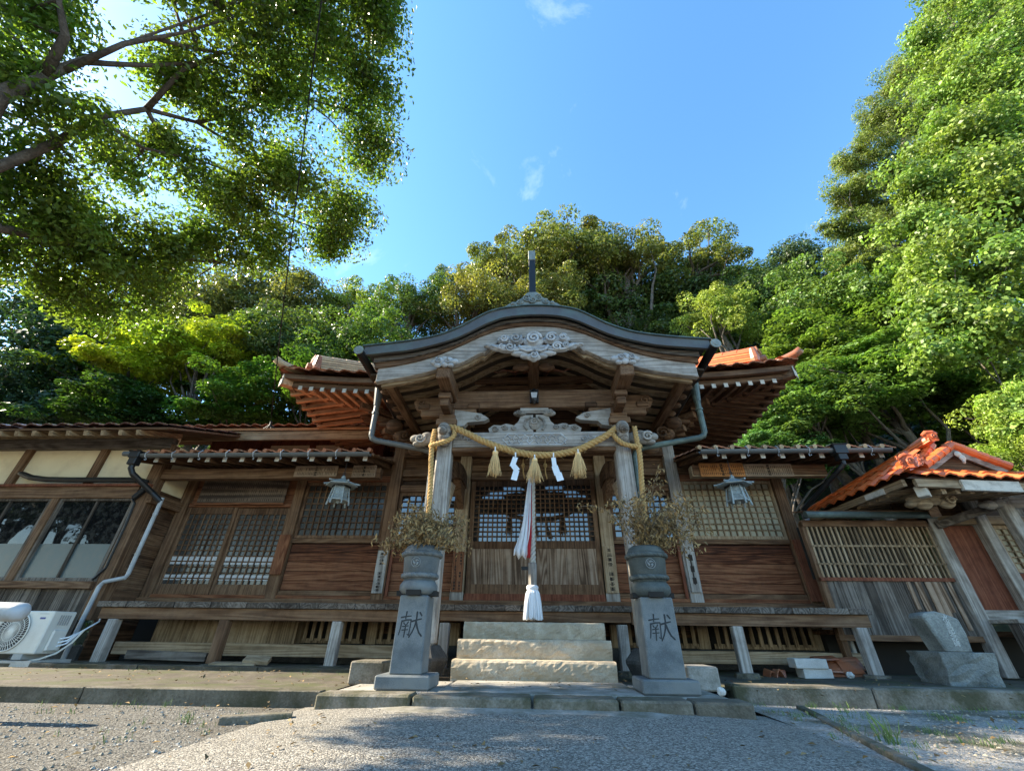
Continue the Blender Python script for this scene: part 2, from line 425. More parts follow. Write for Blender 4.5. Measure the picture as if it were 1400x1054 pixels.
def ground_mat(name, cols, cell, patch, pstop, dusty, ds, bstr=0.7):
    t = NT(name)
    vec, _ = t.coords((1, 1, 1), False)
    vo = t.new('TexVoronoi', {'Vector': vec, 'Scale': cell})
    rv = t.new('SeparateColor', {0: vo.outputs['Color']}).outputs[0]
    vo2 = t.new('TexVoronoi', {'Vector': vec, 'Scale': cell * 2.3})
    rv2 = t.new('SeparateColor', {0: vo2.outputs['Color']}).outputs[0]
    h = t.math('ADD', t.math('MULTIPLY', rv, 0.6), t.math('MULTIPLY', rv2, 0.4))
    c = t.ramp(h, cols)
    p = t.noise(vec, ds, 7, 0.62)
    c = t.mix(t.ramp(p, pstop), c, t.mix(0.55, patch, t.mix(1.0, c, patch, 'MULTIPLY')))
    p2 = t.noise(vec, ds * 2.7, 6, 0.7)
    c = t.mix(t.ramp(p2, [(0.5, 0.0), (0.72, 0.7)]), c, t.mix(0.5, dusty, c))
    d = t.math('SUBTRACT', 1.0, t.math('ADD', vo.outputs['Distance'], t.math('MULTIPLY', vo2.outputs['Distance'], 0.5)))
    return t.finish(c, 0.9, d, bstr, 0.012, spec=0.3)
M['gravel'] = ground_mat('grey_gravel', [(0.15, (0.042, 0.040, 0.035)), (0.5, (0.105, 0.099, 0.088)), (0.85, (0.23, 0.22, 0.195))], 85, (0.135, 0.105, 0.068), [(0.48, 0.0), (0.68, 0.8)], (0.17, 0.15, 0.118), 0.8)
M['sand'] = ground_mat('pale_gravelly_sand', [(0.15, (0.20, 0.175, 0.15)), (0.5, (0.36, 0.33, 0.29)), (0.85, (0.52, 0.49, 0.45))], 80, (0.13, 0.115, 0.055), [(0.5, 0.0), (0.62, 0.8)], (0.42, 0.38, 0.33), 1.3)
M['asphalt'] = ground_mat('exposed_aggregate', [(0.2, (0.085, 0.077, 0.067)), (0.55, (0.235, 0.215, 0.185)), (0.85, (0.50, 0.47, 0.41))], 105, (0.38, 0.345, 0.285), [(0.47, 0.0), (0.68, 0.7)], (0.33, 0.31, 0.27), 0.8)

# ================================================================== SETTING
def sheet(name, pts, z, m):
    b = MB(); b.add([(x, y, z) for x, y in pts], [tuple(range(len(pts)))])
    return kind(b.build(name, m), 'structure')
def gridsheet(name, x0, x1, y0, y1, nx, ny, fz, m, smooth=True):
    b = MB(); v = []; f = []
    for j in range(ny + 1):
        for i in range(nx + 1):
            x = x0 + (x1 - x0) * i / nx; y = y0 + (y1 - y0) * j / ny
            v.append((x, y, fz(x, y)))
    for j in range(ny):
        for i in range(nx):
            a = j * (nx + 1) + i
            f.append((a, a + 1, a + nx + 2, a + nx + 1))
    b.add(v, f)
    return kind(b.build(name, m, smooth=smooth), 'structure')

sheet('ground', [(-400, -400), (400, -400), (400, 400), (-400, 400)], 0.0, M['gravel'])
# driveway of exposed aggregate, slightly crowned
gridsheet('driveway', -1.80, 1.70, -6, 3.95, 30, 60, lambda x, y: 0.006 + (0.026 + 0.016 * max(0.0, min(1.0, (y - 2.4) / 1.3))) * (1 - (x / 1.85) ** 4) + 0.003 * math.sin(y * 2.1 + x), M['asphalt'])
b = MB()
v = []; f = []
for i in range(25):
    x = -1.60 + 3.05 * i / 24; e_ = min(1.0, min(i, 24 - i) / 5); zc = 0.012 + 0.042 * e_; v += [(x, 3.755 - .022 * x - .06 - .17 * e_ + .02 * math.sin(x * 5), zc - .008), (x, 3.755 - .022 * x, zc + .004)]
f = [(2*i, 2*i+2, 2*i+3, 2*i+1) for i in range(24)]
b.add(v, f)
kind(b.build('cement_skirt', M['slab']), 'structure')
# sandy ground on the right of the drive
def sandz(x, y): return 0.014 + 0.012 * math.sin(x * 2.3 + y) * math.sin(y * 1.9)
gridsheet('sandy_ground', 1.70, 14, -4, 4.62, 40, 30, sandz, M['sand'])
# raised earth terrace the buildings stand on
gridsheet('terrace_ground', -14, -1.7, 4.02, 14, 30, 20, lambda x, y: 0.095 + 0.02 * math.sin(x * 1.7) * math.sin(y * 2.3) + (0.03 if y > 5.4 else 0), M['soil'])
gridsheet('terrace_earth', 1.6, 16, 4.66, 14, 30, 20, lambda x, y: 0.11 + 0.02 * math.sin(x * 1.7) * math.sin(y * 2.3), M['soil'])
gridsheet('porch_earth', -1.75, 1.65, 4.9, 14, 10, 20, lambda x, y: 0.085 + 0.008 * math.sin(x * 2.7), M['soil'])
# kerbs
def kerbrow(name, segs, m, seed, hj=0.006, lmin=.55, lmax=.95, bev=.012):
    r = random.Random(seed); bb = MB()
    for p0, p1, w, z0, z1 in segs:
        p0 = Vector(p0); p1 = Vector(p1); L = (p1 - p0).length; d = (p1 - p0) / L; nrm = Vector((-d.y, d.x))
        t = 0
        while t < L - 0.05:
            l = min(r.uniform(lmin, lmax), L - t)
            if L - t - l < 0.2: l = L - t
            a = p0 + d * (t + 0.006); c = p0 + d * (t + l - 0.006)
            dz = r.uniform(-hj, hj); dw = r.uniform(-hj, hj)
            q = [a - nrm * (w/2 + dw), c - nrm * (w/2 + dw), c + nrm * w/2, a + nrm * w/2]
            bb.add([(p.x, p.y, z0) for p in q] + [(p.x, p.y, z1 + dz) for p in q],
                   [(0,3,2,1),(4,5,6,7),(0,1,5,4),(1,2,6,5),(2,3,7,6),(3,0,4,7)])
            t += l
    return kind(bb.build(name, m, bevel=bev), 'structure')
kerbrow('left_kerb', [((-9.5, 3.95), (-1.72, 4.06), 0.12, -0.02, 0.108)], M['kerb_dark'], 3, .003, 2.4, 3.6, .006)
kerbrow('terrace_kerb', [((-9.5, 5.55), (-1.9, 5.60), 0.14, 0.02, 0.165)], M['kerb_dark'], 4, .004, 1.2, 2.2, .008)
kerbrow('right_kerb', [((1.75, 4.70), (12.0, 4.36), 0.22, -0.02, 0.15)], M['kerb'], 5, .008, .8, 1.4, .014)
kerbrow('drain_kerb', [((2.20, 4.42), (1.74, 2.62), 0.06, -0.02, 0.036), ((1.74, 2.62), (1.5, 1.6), 0.06, -0.02, 0.034)], M['kerb'], 6, .003, .6, .6, .006)
# platform in front of the steps
b = MB()
for x0, x1 in ((-1.66, -0.93), (-0.92, -0.03), (-0.02, 0.60), (0.61, 1.12), (1.13, 1.54)):
    y0a = 3.70 + 0.02 * x0
    b.add([(x0+.004, 3.74-.022*x0, -0.02), (x1-.004, 3.74-.022*x1, -0.02), (x1-.004, 3.98-.022*x1, -0.02), (x0+.004, 3.98-.022*x0, -0.02),
           (x0+.004, 3.74-.022*x0, 0.118), (x1-.004, 3.74-.022*x1, 0.121), (x1-.004, 3.98-.022*x1, 0.123), (x0+.004, 3.98-.022*x0, 0.12)],
          [(0,3,2,1),(4,5,6,7),(0,1,5,4),(1,2,6,5),(2,3,7,6),(3,0,4,7)])
kind(b.build('platform_kerb', M['kerb'], bevel=0.014), 'structure')
b = MB()
for x0, x1, y0, y1, z in ((-1.62, -0.80, 4.03, 4.95, .112), (-0.79, 0.86, 4.0, 5.02, .119), (0.87, 1.50, 3.99, 4.9, .112)):
    b.box(x0, x1, y0, y1, -0.02, z)
kind(b.build('platform_slab', M['slab'], bevel=0.012), 'structure')

# hill behind
def hillz(x, y):
    t = max(0.0, y - 13.0)
    h = 0.62 * t if t < 26 else 16.1 + 0.25 * (t - 26)
    if x > 8: h += 0.5 * min(x - 8, 10) * min(1, max(0.0, (y - 8) / 8))
    if x < -9: h += 0.28 * min(-9 - x, 14) * min(1, max(0.0, (y - 11) / 6))
    return h + 0.5 * math.sin(x * .5) * math.sin(y * .4) * min(1, t / 4) + 0.02
gridsheet('hill', -75, 75, 12.5, 75, 75, 45, lambda x, y: hillz(x, y) - 0.15 + (0 if y > 12.6 else -0.4), M['hill'])

# ================================================================== STONE STEPS
st = thing('stone_steps', (0, 5.2, 0.1), 'pale worn stone steps rising to the shrine hall doors', 'steps')
def rough_step(x0, x1, y0, y1, z0, z1, seed):
    r = random.Random(seed); bb = MB(); nx, nz = 46, 8
    v = []; f = []
    prof = [(0, 0)] * 1
    cols = []
    for i in range(nx + 1):
        x = x0 + (x1 - x0) * i / nx
        col = []
        for k in range(nz + 1):
            t = k / nz
            n = 0.004 * math.sin(x * 7 + k * .6 + seed) + 0.003 * math.sin(x * 23 + k * 1.1) + r.uniform(-.004, .004) 
            bulge = 0.012 * math.sin(t * math.pi) + (0.006 if t > 0.93 else 0)
            col.append((x, y0 - bulge + n * (1.3 if t < .9 else .6) + (0.02 if t == 1 else 0), z0 + (z1 - z0) * t + (r.uniform(-.004, .001) if k == nz else 0)))
        col.append((x, y0 + 0.12, z1 + r.uniform(-.003, .003)))
        col.append((x, y1, z1))
        cols.append(col)
    m = len(cols[0])
    for c in cols: v += c
    for i in range(nx):
        for k in range(m - 1):
            a = i * m + k
            f.append((a, a + m, a + m + 1, a + 1))
    # ends
    v2 = len(v)
    for c, flip in ((cols[0], False), (cols[-1], True)):
        base = len(v); v += c + [(c[0][0], y1, z0)]
        q = tuple(range(base, base + m + 1)); f.append(q[::-1] if flip else q)
    bb.add(v, f); return bb
rough_step(-0.87, 0.83, 5.10, 6.06, 0.10, 0.285, 1).build('step', M['steps'], st)
rough_step(-0.855, 0.835, 5.33, 6.06, 0.27, 0.468, 2).build('step', M['steps'], st)
rough_step(-0.83, 0.81, 5.55, 6.06, 0.455, 0.640, 3).build('step', M['steps'], st)

# ================================================================== SHRINE HALL
H = thing('shrine_hall', (0, 7.2, 0.1), 'old timber shrine hall with a curved porch gable, lattice doors and raised veranda', 'shrine')
W = 7.2
PX = [-6.3, -4.22, -2.47, -1.21, 1.21, 2.47, 4.22]

def post(x, y, w, d, z0, z1, m, parent=H, name='pillar', lab=None):
    return MB().box(x - w/2, x + w/2, y - d/2, y + d/2, z0, z1).build(name, M[m], parent, bevel=0.008, label=lab)

# --- walls of the body (boarded, dark)
b = MB()
for i in range(24):                       # upper front wall boards behind the beams
    pass
z = 2.90
while z < 4.35:
    b.box(-2.42, 2.42, W + 0.02, W + 0.06, z + .004, z + 0.168); z += 0.172
b.box(-2.42, 2.42, W + 0.062, W + 0.12, 0.5, 4.35)
for sx in (-1, 1):
    z = 2.9
    while z < 4.35:
        b.box(min(sx*2.47, sx*2.52), max(sx*2.47, sx*2.52), W, 11.5, z, z + 0.166); z += 0.172
b.build('upper_wall', M['brown_x'], H)
b = MB()
b.box(4.245, 4.30, W + .06, 11.5, 0.75, 3.3)
b.box(-6.38, 4.30, 11.45, 11.5, 0.3, 3.3)
b.build('side_wall', M['brown_y'], H)
# interior floor, kept dark
MB().box(-6.3, 4.24, W + .12, 11.44, 0.80, 0.86).build('interior_floor', M['brown_x'], H)

# pillars
for x in (-6.28, -4.20, -2.47, -1.21, 1.21, 2.47, 4.22):
    inner = abs(x) < 3
    w = 0.20 if inner else 0.17
    post(x, W, w, w, 0.86, 4.3 if inner else 3.05, 'tan_z' if abs(x) < 2 else ('grey_z' if x > 2 and x < 3 else 'brown_z'))
# sill beams and lintels
b = MB(); b.box(-6.38, 4.34, W - 0.115, W - 0.03, 0.835, 0.955); b.build('sill_beam', M['brown_x'], H, bevel=0.006)
b = MB(); b.box(-6.3, 4.3, W - 0.075, W - 0.02, 0.957, 1.005); b.build('door_track', M['red_x'], H, bevel=0.004)
for q in ((-2.36, -1.32, 2.66, 2.78), (1.32, 2.36, 2.66, 2.78), (-1.10, 1.10, 2.87, 3.02)):
    MB().box(q[0], q[1], W - 0.08, W + 0.02, q[2], q[3]).build('lintel', M['brown_x'], H, bevel=0.006)
b = MB(); b.box(-2.36, -1.32, W - 0.07, W + 0.02, 2.95, 3.07); b.box(1.32, 2.36, W - 0.07, W + 0.02, 2.95, 3.07)
b.box(-1.10, 1.10, W - 0.05, W + 0.015, 3.04, 3.16); b.box(-2.37, 2.37, W - 0.1, W + 0.015, 3.30, 3.46); b.box(-2.37, 2.37, W - 0.1, W + 0.015, 3.75, 3.9)
b.build('tie_beam', M['brown_x'], H, bevel=0.006)
for q in ((-4.11, -2.58, 2.845, 2.96), (2.58, 4.13, 2.845, 2.96), (-6.19, -4.29, 2.40, 2.47), (-6.19, -4.29, 2.93, 3.06)):
    MB().box(q[0], q[1], W - 0.06, W + 0.02, q[2], q[3]).build('lintel', M['red_x'], H, bevel=0.006)

def lattice(x0, x1, z0, z1, y, nx, nz, wood_m, back, parent, fr=0.05, bar=0.018, name='lattice_window', lab=None, hdepth=.012):
    """a framed kumiko lattice with its backing pane as a sub-part"""
    b = MB()
    b.box(x0, x0 + fr, y - .025, y + .02, z0, z1); b.box(x1 - fr, x1, y - .025, y + .02, z0, z1)
    b.box(x0 + fr, x1 - fr, y - .0245, y + .02, z0, z0 + fr); b.box(x0 + fr, x1 - fr, y - .0245, y + .02, z1 - fr, z1)
    for i in range(1, nx):
        x = x0 + fr + (x1 - x0 - 2*fr) * i / nx
        b.box(x - bar/2, x + bar/2, y - .019, y + .008, z0 + fr, z1 - fr)
    for k in range(1, nz):
        z = z0 + fr + (z1 - z0 - 2*fr) * k / nz
        b.box(x0 + fr, x1 - fr, y - .0155, y + .004, z - bar/2, z + bar/2)
    o = b.build(name, M[wood_m], parent, label=lab)
    MB().box(x0 + fr, x1 - fr, y + .010, y + .018, z0 + fr, z1 - fr).build('pane', M[back], o)
    return o
def planks_h(x0, x1, z0, z1, y, n, m, parent, name='plank_panel', lab=None, frame='brown_x'):
    b = MB(); d = (z1 - z0) / n
    for k in range(n):
        b.box(x0, x1, y - .004 * (k % 2), y + .03, z0 + k * d + .003, z0 + (k + 1) * d - .003)
    o = b.build(name, M[m], parent, label=lab, bevel=.003)
    return o

# left bay A: two sliding lattice doors under the donor board
for x0, x1 in ((-6.18, -5.26), (-5.27, -4.30)):
    d = MB()
    yy = W - (0.03 if x0 < -5.5 else -0.01)
    d.box(x0, x0 + .06, yy - .02, yy + .02, 1.006, 2.395); d.box(x1 - .06, x1, yy - .02, yy + .02, 1.006, 2.395)
    d.box(x0 + .06, x1 - .06, yy - .0195, yy + .02, 1.006, 1.16); d.box(x0 + .06, x1 - .06, yy - .0195, yy + .02, 2.28, 2.395)
    o = d.build('sliding_door', M['brown_z'], H, bevel=.004)
    l = MB()
    xa, xb, za, zb = x0 + .06, x1 - .06, 1.16, 2.28
    for i in range(1, 8):
        x = xa + (xb - xa) * i / 8; l.box(x - .009, x + .009, yy - .015, yy + .006, za, zb)
    for k in range(1, 13):
        z = za + (zb - za) * k / 13; l.box(xa, xb, yy - .011, yy + .003, z - .009, z + .009)
    l.build('lattice', M['brown_z'], o)
    MB().box(xa, xb, yy + .008, yy + .014, za, zb).build('pane', M['old_glass'], o)
    c = MB(); c.box(xa, xb, yy + .0165, yy + .019, 1.20, 1.62) ; c.build('curtain', M['curtain'], o)
    g = MB(); g.box(xa, xb, yy - .002, yy + .0075, 1.22, 1.30); g.box(xa, xb, yy - .002, yy + .0075, 1.46, 1.60); g.build('paper_strip', M['curtain'], o)
planks_h(-6.19, -4.29, 2.475, 2.93, W - .01, 3, 'red_x', H)
# left bay B
lattice(-4.10, -2.58, 1.875, 2.84, W - .02, 13, 8, 'brown_z', 'old_glass', H)
planks_h(-4.10, -2.58, 1.08, 1.79, W - .02, 5, 'red_x', H)
MB().box(-4.11, -2.575, W - .05, W + .01, 1.80, 1.87).build('mid_rail', M['brown_x'], H, bevel=.005)
MB().box(-4.11, -2.575, W - .045, W + .01, 1.006, 1.075).build('bottom_rail', M['brown_x'], H, bevel=.005)
# bays C and D beside the doors
for s in (-1, 1):
    a, c = sorted((s * 1.32, s * 2.36))
    lattice(a, c, 1.86, 2.65, W - .02, 8, 7, 'brown_z', 'door_glass', H)
    planks_h(a, c, 1.08, 1.79, W - .02, 5, 'red_x', H)
    MB().box(a - .006, c + .006, W - .05, W + .01, 1.80, 1.856).build('mid_rail', M['brown_x'], H, bevel=.005)
    MB().box(a - .006, c + .006, W - .045, W + .01, 1.006, 1.075).build('bottom_rail', M['brown_x'], H, bevel=.005)
    # orange-brown inner jamb strips
    MB().box(s * 2.335 - .022, s * 2.335 + .022, W - .085, W - .051, 1.006, 1.86).build('jamb_strip', M['rust_z'], H)
# right bay E
lattice(2.58, 4.12, 1.875, 2.84, W - .02, 14, 9, 'tan_z', 'screen', H, lab='pale lattice window with yellowed paper panes')
planks_h(2.58, 4.12, 1.08, 1.79, W - .02, 5, 'red_x', H)
MB().box(2.575, 4.13, W - .05, W + .01, 1.80, 1.87).build('mid_rail', M['brown_x'], H, bevel=.005)
MB().box(2.575, 4.13, W - .045, W + .01, 1.006, 1.075).build('bottom_rail', M['brown_x'], H, bevel=.005)
MB().box(4.14, 4.30, W - .13, W - .09, 0.98, 1.86).build('pillar_guard', M['rust_z'], H, bevel=.004, label='red-brown board nailed over the corner pillar foot')
MB().box(-4.30, -4.11, W - .13, W - .09, 1.30, 1.92).build('pillar_guard', M['red_z'], H, bevel=.004)

# --- main doors
for s, x0, x1 in ((-1, -1.09, 0.03), (1, -0.02, 1.09)):
    yy = W - (0.0 if s < 0 else 0.05)
    d = MB()
    d.box(x0, x0 + .075, yy - .022, yy + .022, 1.006, 2.868); d.box(x1 - .075, x1, yy - .022, yy + .022, 1.006, 2.868)
    for za, zb in ((1.006, 1.19), (1.72, 1.84), (2.77, 2.868)):
        d.box(x0 + .075, x1 - .075, yy - .0215, yy + .022, za, zb)
    o = d.build('sliding_door', M['brown_z'], H, bevel=.004)
    xa, xb = x0 + .075, x1 - .075
    l = MB()
    for i in range(1, 12):
        x = xa + (xb - xa) * i / 12; l.box(x - .010, x + .010, yy - .018, yy + .006, 1.84, 2.77)
    for k in range(1, 12):
        z = 1.84 + .93 * k / 12; l.box(xa, xb, yy - .0145, yy + .003, z - .010, z + .010)
    l.build('lattice', M['brown_z'], o)
    MB().box(xa, xb, yy + .008, yy + .014, 1.84, 2.77).build('pane', M['door_glass'], o)
    p = MB(); n = 6
    for i in range(n):
        p.box(xa + (xb - xa) * i / n + .002, xa + (xb - xa) * (i + 1) / n - .002, yy - .008 - .002 * (i % 2), yy + .012, 1.19, 1.72)
    p.build('plank_panel', M['pale_z'], o)
    if s < 0:
        MB().box(-0.20, -0.045, yy - .014, yy + .0, 1.40, 1.455).build('coin_slot', M['black'], o)
MB().box(-1.09, 1.09, W - .10, W - .075, 0.957, 1.05).build('threshold', M['rust_z'], H)
for s in (-1, 1):
    MB().box(s*1.21 - .105, s*1.21 + .105, W - .107, W - .10, 0.90, 1.07).build('pillar_foot', M['grey_z'], H)

# --- veranda
V = MB()
x = -5.98; r = random.Random(4)
while x < 4.24:
    w = r.uniform(.19, .27); V.box(x + .002, min(x + w, 4.25) - .002, 6.08 + r.uniform(-.012, .012), W - .12, 0.775, 0.845 + r.uniform(-.003, .003)); x += w
vd = V.build('veranda_deck', M['char_y'], H, bevel=.004)
for q in ((-5.94, -1.25, .635), (-1.24, 1.24, .655), (1.25, 4.20, .635)):
    MB().box(q[0], q[1], 6.125, 6.20, q[2], 0.772).build('veranda_beam', M['brown_x'], H, bevel=.005)
for x in (-5.70, -4.14, -2.60, -1.17, 1.12, 2.55, 4.06):
    post(x, 6.16, .125, .115, 0.14, 0.634, 'grey_z' if x not in (-4.14,) else 'brown_z', name='veranda_post')
    MB().lathe([(.15, 0), (.14, .06), (.11, .065)], (x, 6.16, 0.085), 7, x).build('footing_stone', M['kerb'], H)
for x in (-5.6, -4.14, -2.6, -1.17, 1.12, 2.55, 3.9):
    MB().box(x - .05, x + .05, 6.21, W - .13, .65, .765).build('joist', M['brown_y'], H)
# under-floor: low rail, slatted vents, foundation
MB().box(-5.95, -1.30, 6.58, 6.64, .215, .365).build('ground_rail', M['tan_x'], H, bevel=.006); MB().box(1.30, 4.24, 6.58, 6.64, .215, .355).build('ground_rail', M['tan_x'], H, bevel=.006)
b = MB(); b.box(-6.3, 4.26, 7.16, 7.24, .10, .36); b.build('foundation', M['dark_stone'], H)
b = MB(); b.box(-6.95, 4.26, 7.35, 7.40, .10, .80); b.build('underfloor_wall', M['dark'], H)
for x in (-3.62, -2.47, -1.21, 1.21, 2.47, 4.12):
    post(x, W + .02, .16, .14, .36, .835, 'tan_z', name='floor_post')
b = MB(); 
for x in (-5.72, -5.28, -4.84, -4.40, -3.96): b.box(x + .004, x + .436, 6.92, 6.95, .30, .80)
b.build('skirting_board', M['tan_z'], H)
def slats(x0, x1, n, lab=None):
    b = MB()
    for i in range(n):
        x = x0 + (x1 - x0) * (i + .5) / n; b.box(x - .026, x + .026, 7.06, 7.085, .40, .74)
    b.box(x0, x1, 7.087, 7.11, .70, .76); b.box(x0, x1, 7.087, 7.11, .37, .43)
    return b.build('slatted_vent', M['tan_z'], H)
slats(-3.52, -2.58, 8); slats(-2.36, -1.32, 8); slats(1.32, 2.36, 8); slats(2.58, 4.02, 12)

# ------------------------------------------------------------------ tile roofs
def tile_sheet(corner, ud, vd, L, nrow, period, rowlen, clip=None, amp=.028, lift=.022, per=8, thick=.02):
    """wavy pantiles: corner, ud along the eave, vd up the slope; every tile is its own island"""
    ud = Vector(ud).normalized(); vd = Vector(vd).normalized(); nd = ud.cross(vd).normalized()
    if nd.z < 0: nd = -nd
    corner = Vector(corner); b = MB(); ncol = int(round(L / period)); r = random.Random(int(L * 100) + nrow)
    for j in range(nrow):
        for i in range(ncol):
            uc = (i + .5) * period; vc = (j + .5) * rowlen
            if clip and not clip(uc, vc): continue
            v = []; jit = r.uniform(-.004, .004); jv = r.uniform(-.006, .006)
            for q in range(2):
                for k in range(per + 1):
                    t = k / per; u = i * period + t * period * 1.04
                    w = math.sin(t * 2 * math.pi - 0.5) * amp + (amp * .7 if t > .62 and t < .95 else 0)
                    vv = j * rowlen + q * rowlen * 1.12 + jv
                    hh = w + (lift if q == 0 else 0) + jit
                    v.append(corner + ud * u + vd * vv + nd * hh)
            top = len(v)
            for k in range(per + 1): v.append(v[k] - nd * thick)
            f = [(k, k + 1, per + 2 + k, per + 1 + k) for k in range(per)] + [(top + k, top + k + 1, k + 1, k) for k in range(per)]
            b.add(v, f)
    return b
def ridge(b, p0, p1, w=.2, h=.2, layers=4, cap=.07):
    p0 = Vector(p0); p1 = Vector(p1); up = Vector((0, 0, 1))
    for k in range(layers):
        z = h * k / layers + h / layers * .5
        b.beam(p0 + up * z, p1 + up * z, w * (1 - .08 * k), h / layers * .62)
        b.beam(p0 + up * (z + h / layers * .4), p1 + up * (z + h / layers * .4), w * (1 - .08 * k) - .05, h / layers * .3)
    n = max(2, int((p1 - p0).length / .26))
    for i in range(n):
        a = p0.lerp(p1, i / n); c = p0.lerp(p1, (i + 1.08) / n)
        b.tube([a + up * h, c + up * h], [cap * 1.06, cap * .94], 10)
    return b

# --- main roof (hip), only its upturned eaves and hips are seen from below
MR = MB()
EX, EY, EZ = 4.40, 5.82, 4.28
def eave_rise(t): return 0.17 * max(0.0, (abs(t) - 1.6) / 2.8) ** 2
slope = 0.44
run = 3.75
# sheathing solid: front slope and side slopes as one low hip
nx = 44
v = []; f = []
for i in range(nx + 1):
    x = -EX + 2 * EX * i / nx; v.append((x, EY, EZ + eave_rise(x) - .06))
for i in range(nx + 1):
    x = -EX + 2 * EX * i / nx; xx = max(-(EX - run), min(EX - run, x)); v.append((xx, EY + run, EZ + slope * run))
for i in range(nx): f.append((i, i + 1, nx + 2 + i, nx + 1 + i))
MR.add(v, f)
for s in (-1, 1):
    v = []; f = []
    ny = 30
    for i in range(ny + 1):
        y = EY + (2 * run + .0) * i / ny; v.append((s * EX, y, EZ + (eave_rise((run - (y - EY)) / run * 4.4)) - .06))
    for i in range(ny + 1): v.append((s * (EX - run), EY + run, EZ + slope * run))
    for i in range(ny): f.append((i, i + 1, ny + 2 + i, ny + 1 + i))
    MR.add(v, f)
v = [(-EX, EY + 2*run, EZ), (EX, EY + 2*run, EZ), (EX - run, EY + run, EZ + slope*run), (-EX + run, EY + run, EZ + slope*run)]
MR.add(v, [(0, 1, 2, 3)])
mroof = MR.build('main_roof', M['brown_x'], H, label='hipped tile roof with deep upturned eaves and exposed rafters')
# tiles
c = tile_sheet((-EX, EY - .05, EZ), (1, 0, 0), (0, 1, slope), 2 * EX, 14, .275, .27, lambda u, v: min(u, 2*EX - u) > v * .9)
c.v = [(x, y, z + eave_rise(x) * max(0, 1 - (y - EY) / 2.2)) for x, y, z in c.v]
c.build('roof_tiles', M['tile_br'], mroof)
for s in (-1, 1):
    c = tile_sheet((s * (EX + .05), EY, EZ), (0, 1, 0), (-s, 0, slope), 2 * run, 13, .275, .27, lambda u, v: min(u, 2*run - u) > v * .9)
    c.v = [(x, y, z + eave_rise((run - abs(y - EY)) / run * 4.4) * max(0, 1 - (EX - abs(x)) / 2.2)) for x, y, z in c.v]
    c.build('roof_tiles', M['tile_br'], mroof)
    # hip ridge with its end block and upturned corner tile
    hr = MB()
    ridge(hr, (s * (EX - .38), EY + .38, EZ + .38), (s * (EX - run), EY + run, EZ + slope * run + .1), .24, .26, 5, .08)
    hr.build('hip_ridge', M['tile_pale'] if s < 0 else M['tile_or'], mroof)
    e = MB()
    cx, cy, cz = s * (EX - .36), EY + .36, EZ + .30
    e.obox((cx, cy, cz + .13), (.30, .10, .30), (0, 0, s * R(45)))
    e.obox((cx - s * .0, cy - .0, cz + .31), (.22, .12, .10), (0, 0, s * R(45)))
    for q in (-1, 1):
        e.tube([(cx + q * .13, cy + s * q * .13, cz + .02 + t * .13) for t in (0, .5, 1, 1.6, 2.1)], [.06, .075, .07, .06, .05], 8)
    e.tube([(cx, cy, cz + .13), (cx + s * .09, cy - .09, cz + .13)], [.09, .06], 10)
    e.build('ridge_end_tile', M['tile_br'], mroof, smooth=False)
    e = MB()
    e.tube([(s * (EX - .26), EY + .26, EZ + .27), (s * (EX - .10), EY + .10, EZ + .265), (s * (EX + .02), EY - .02, EZ + .29), (s * (EX + .09), EY - .09, EZ + .335)], [.07, .07, .066, .062], 12)
    e.build('corner_tile', M['tile_pale'] if s < 0 else M['tile_br'], mroof, smooth=True)
# fascias (two layers, curved) on the front and sides
xs = [-EX + .05 + (2 * EX - .1) * i / 44 for i in range(45)]
fb = MB()
fb.slab_curve(xs, [EZ + eave_rise(x) - .055 for x in xs], [EZ + eave_rise(x) - .15 for x in xs], EY + .02, EY + .10)
xs2 = [-EX + .20 + (2 * EX - .4) * i / 44 for i in range(45)]
fb.slab_curve(xs2, [EZ + eave_rise(x) - .152 for x in xs2], [EZ + eave_rise(x) - .25 for x in xs2], EY + .13, EY + .21)
fb.build('fascia', M['brown_x'], mroof)
fb = MB()
for s in (-1, 1):
    ys = [EY + .05 + i * (2 * run - .1) / 30 for i in range(31)]
    for off, za, zb in ((.02, .055, .15), (.13, .152, .25)):
        vv = []; ff = []
        for i, y in enumerate(ys):
            rr = eave_rise((run - (y - EY)) / run * 4.4)
            y2 = max(y, EY + off + .03)
            vv += [(s * (EX - off), y2, EZ + rr - za), (s * (EX - off), y2, EZ + rr - zb), (s * (EX - off - .08), y2, EZ + rr - za), (s * (EX - off - .08), y2, EZ + rr - zb)]
        for i in range(30):
            a = 4 * i; c4 = a + 4
            ff += [(a, c4, c4 + 1, a + 1), (a + 2, a + 3, c4 + 3, c4 + 2), (a + 1, c4 + 1, c4 + 3, a + 3), (a, a + 2, c4 + 2, c4)]
        fb.add(vv, ff)
fb.build('fascia', M['brown_y'], mroof)
# soffit boards under the sheathing
sf = MB()
v = []; f = []
for i in range(nx + 1):
    x = -EX + .2 + (2 * EX - .4) * i / nx; v.append((x, EY + .16, EZ + eave_rise(x) - .17))
for i in range(nx + 1):
    x = -EX + .2 + (2 * EX - .4) * i / nx; k = max(-2.45, min(2.45, x)); v.append((k, 7.75, EZ + .25))
for i in range(nx): f.append((i + 1, i, nx + 1 + i, nx + 2 + i))
sf.add(v, f)
for s in (-1, 1):
    v = []; f = []
    for i in range(31):
        y = EY + .2 + i * (2 * run - .4) / 30; v.append((s * (EX - .16), y, EZ + eave_rise((run - (y - EY)) / run * 4.4) - .17))
    for i in range(31):
        y = EY + .2 + i * (2 * run - .4) / 30; v.append((s * 2.45, max(7.75, min(11.3, y)), EZ + .25))
    for i in range(30): f.append((i, i + 1, 32 + i, 31 + i))
    sf.add(v, f)
sf.build('soffit', M['rafter'], mroof)
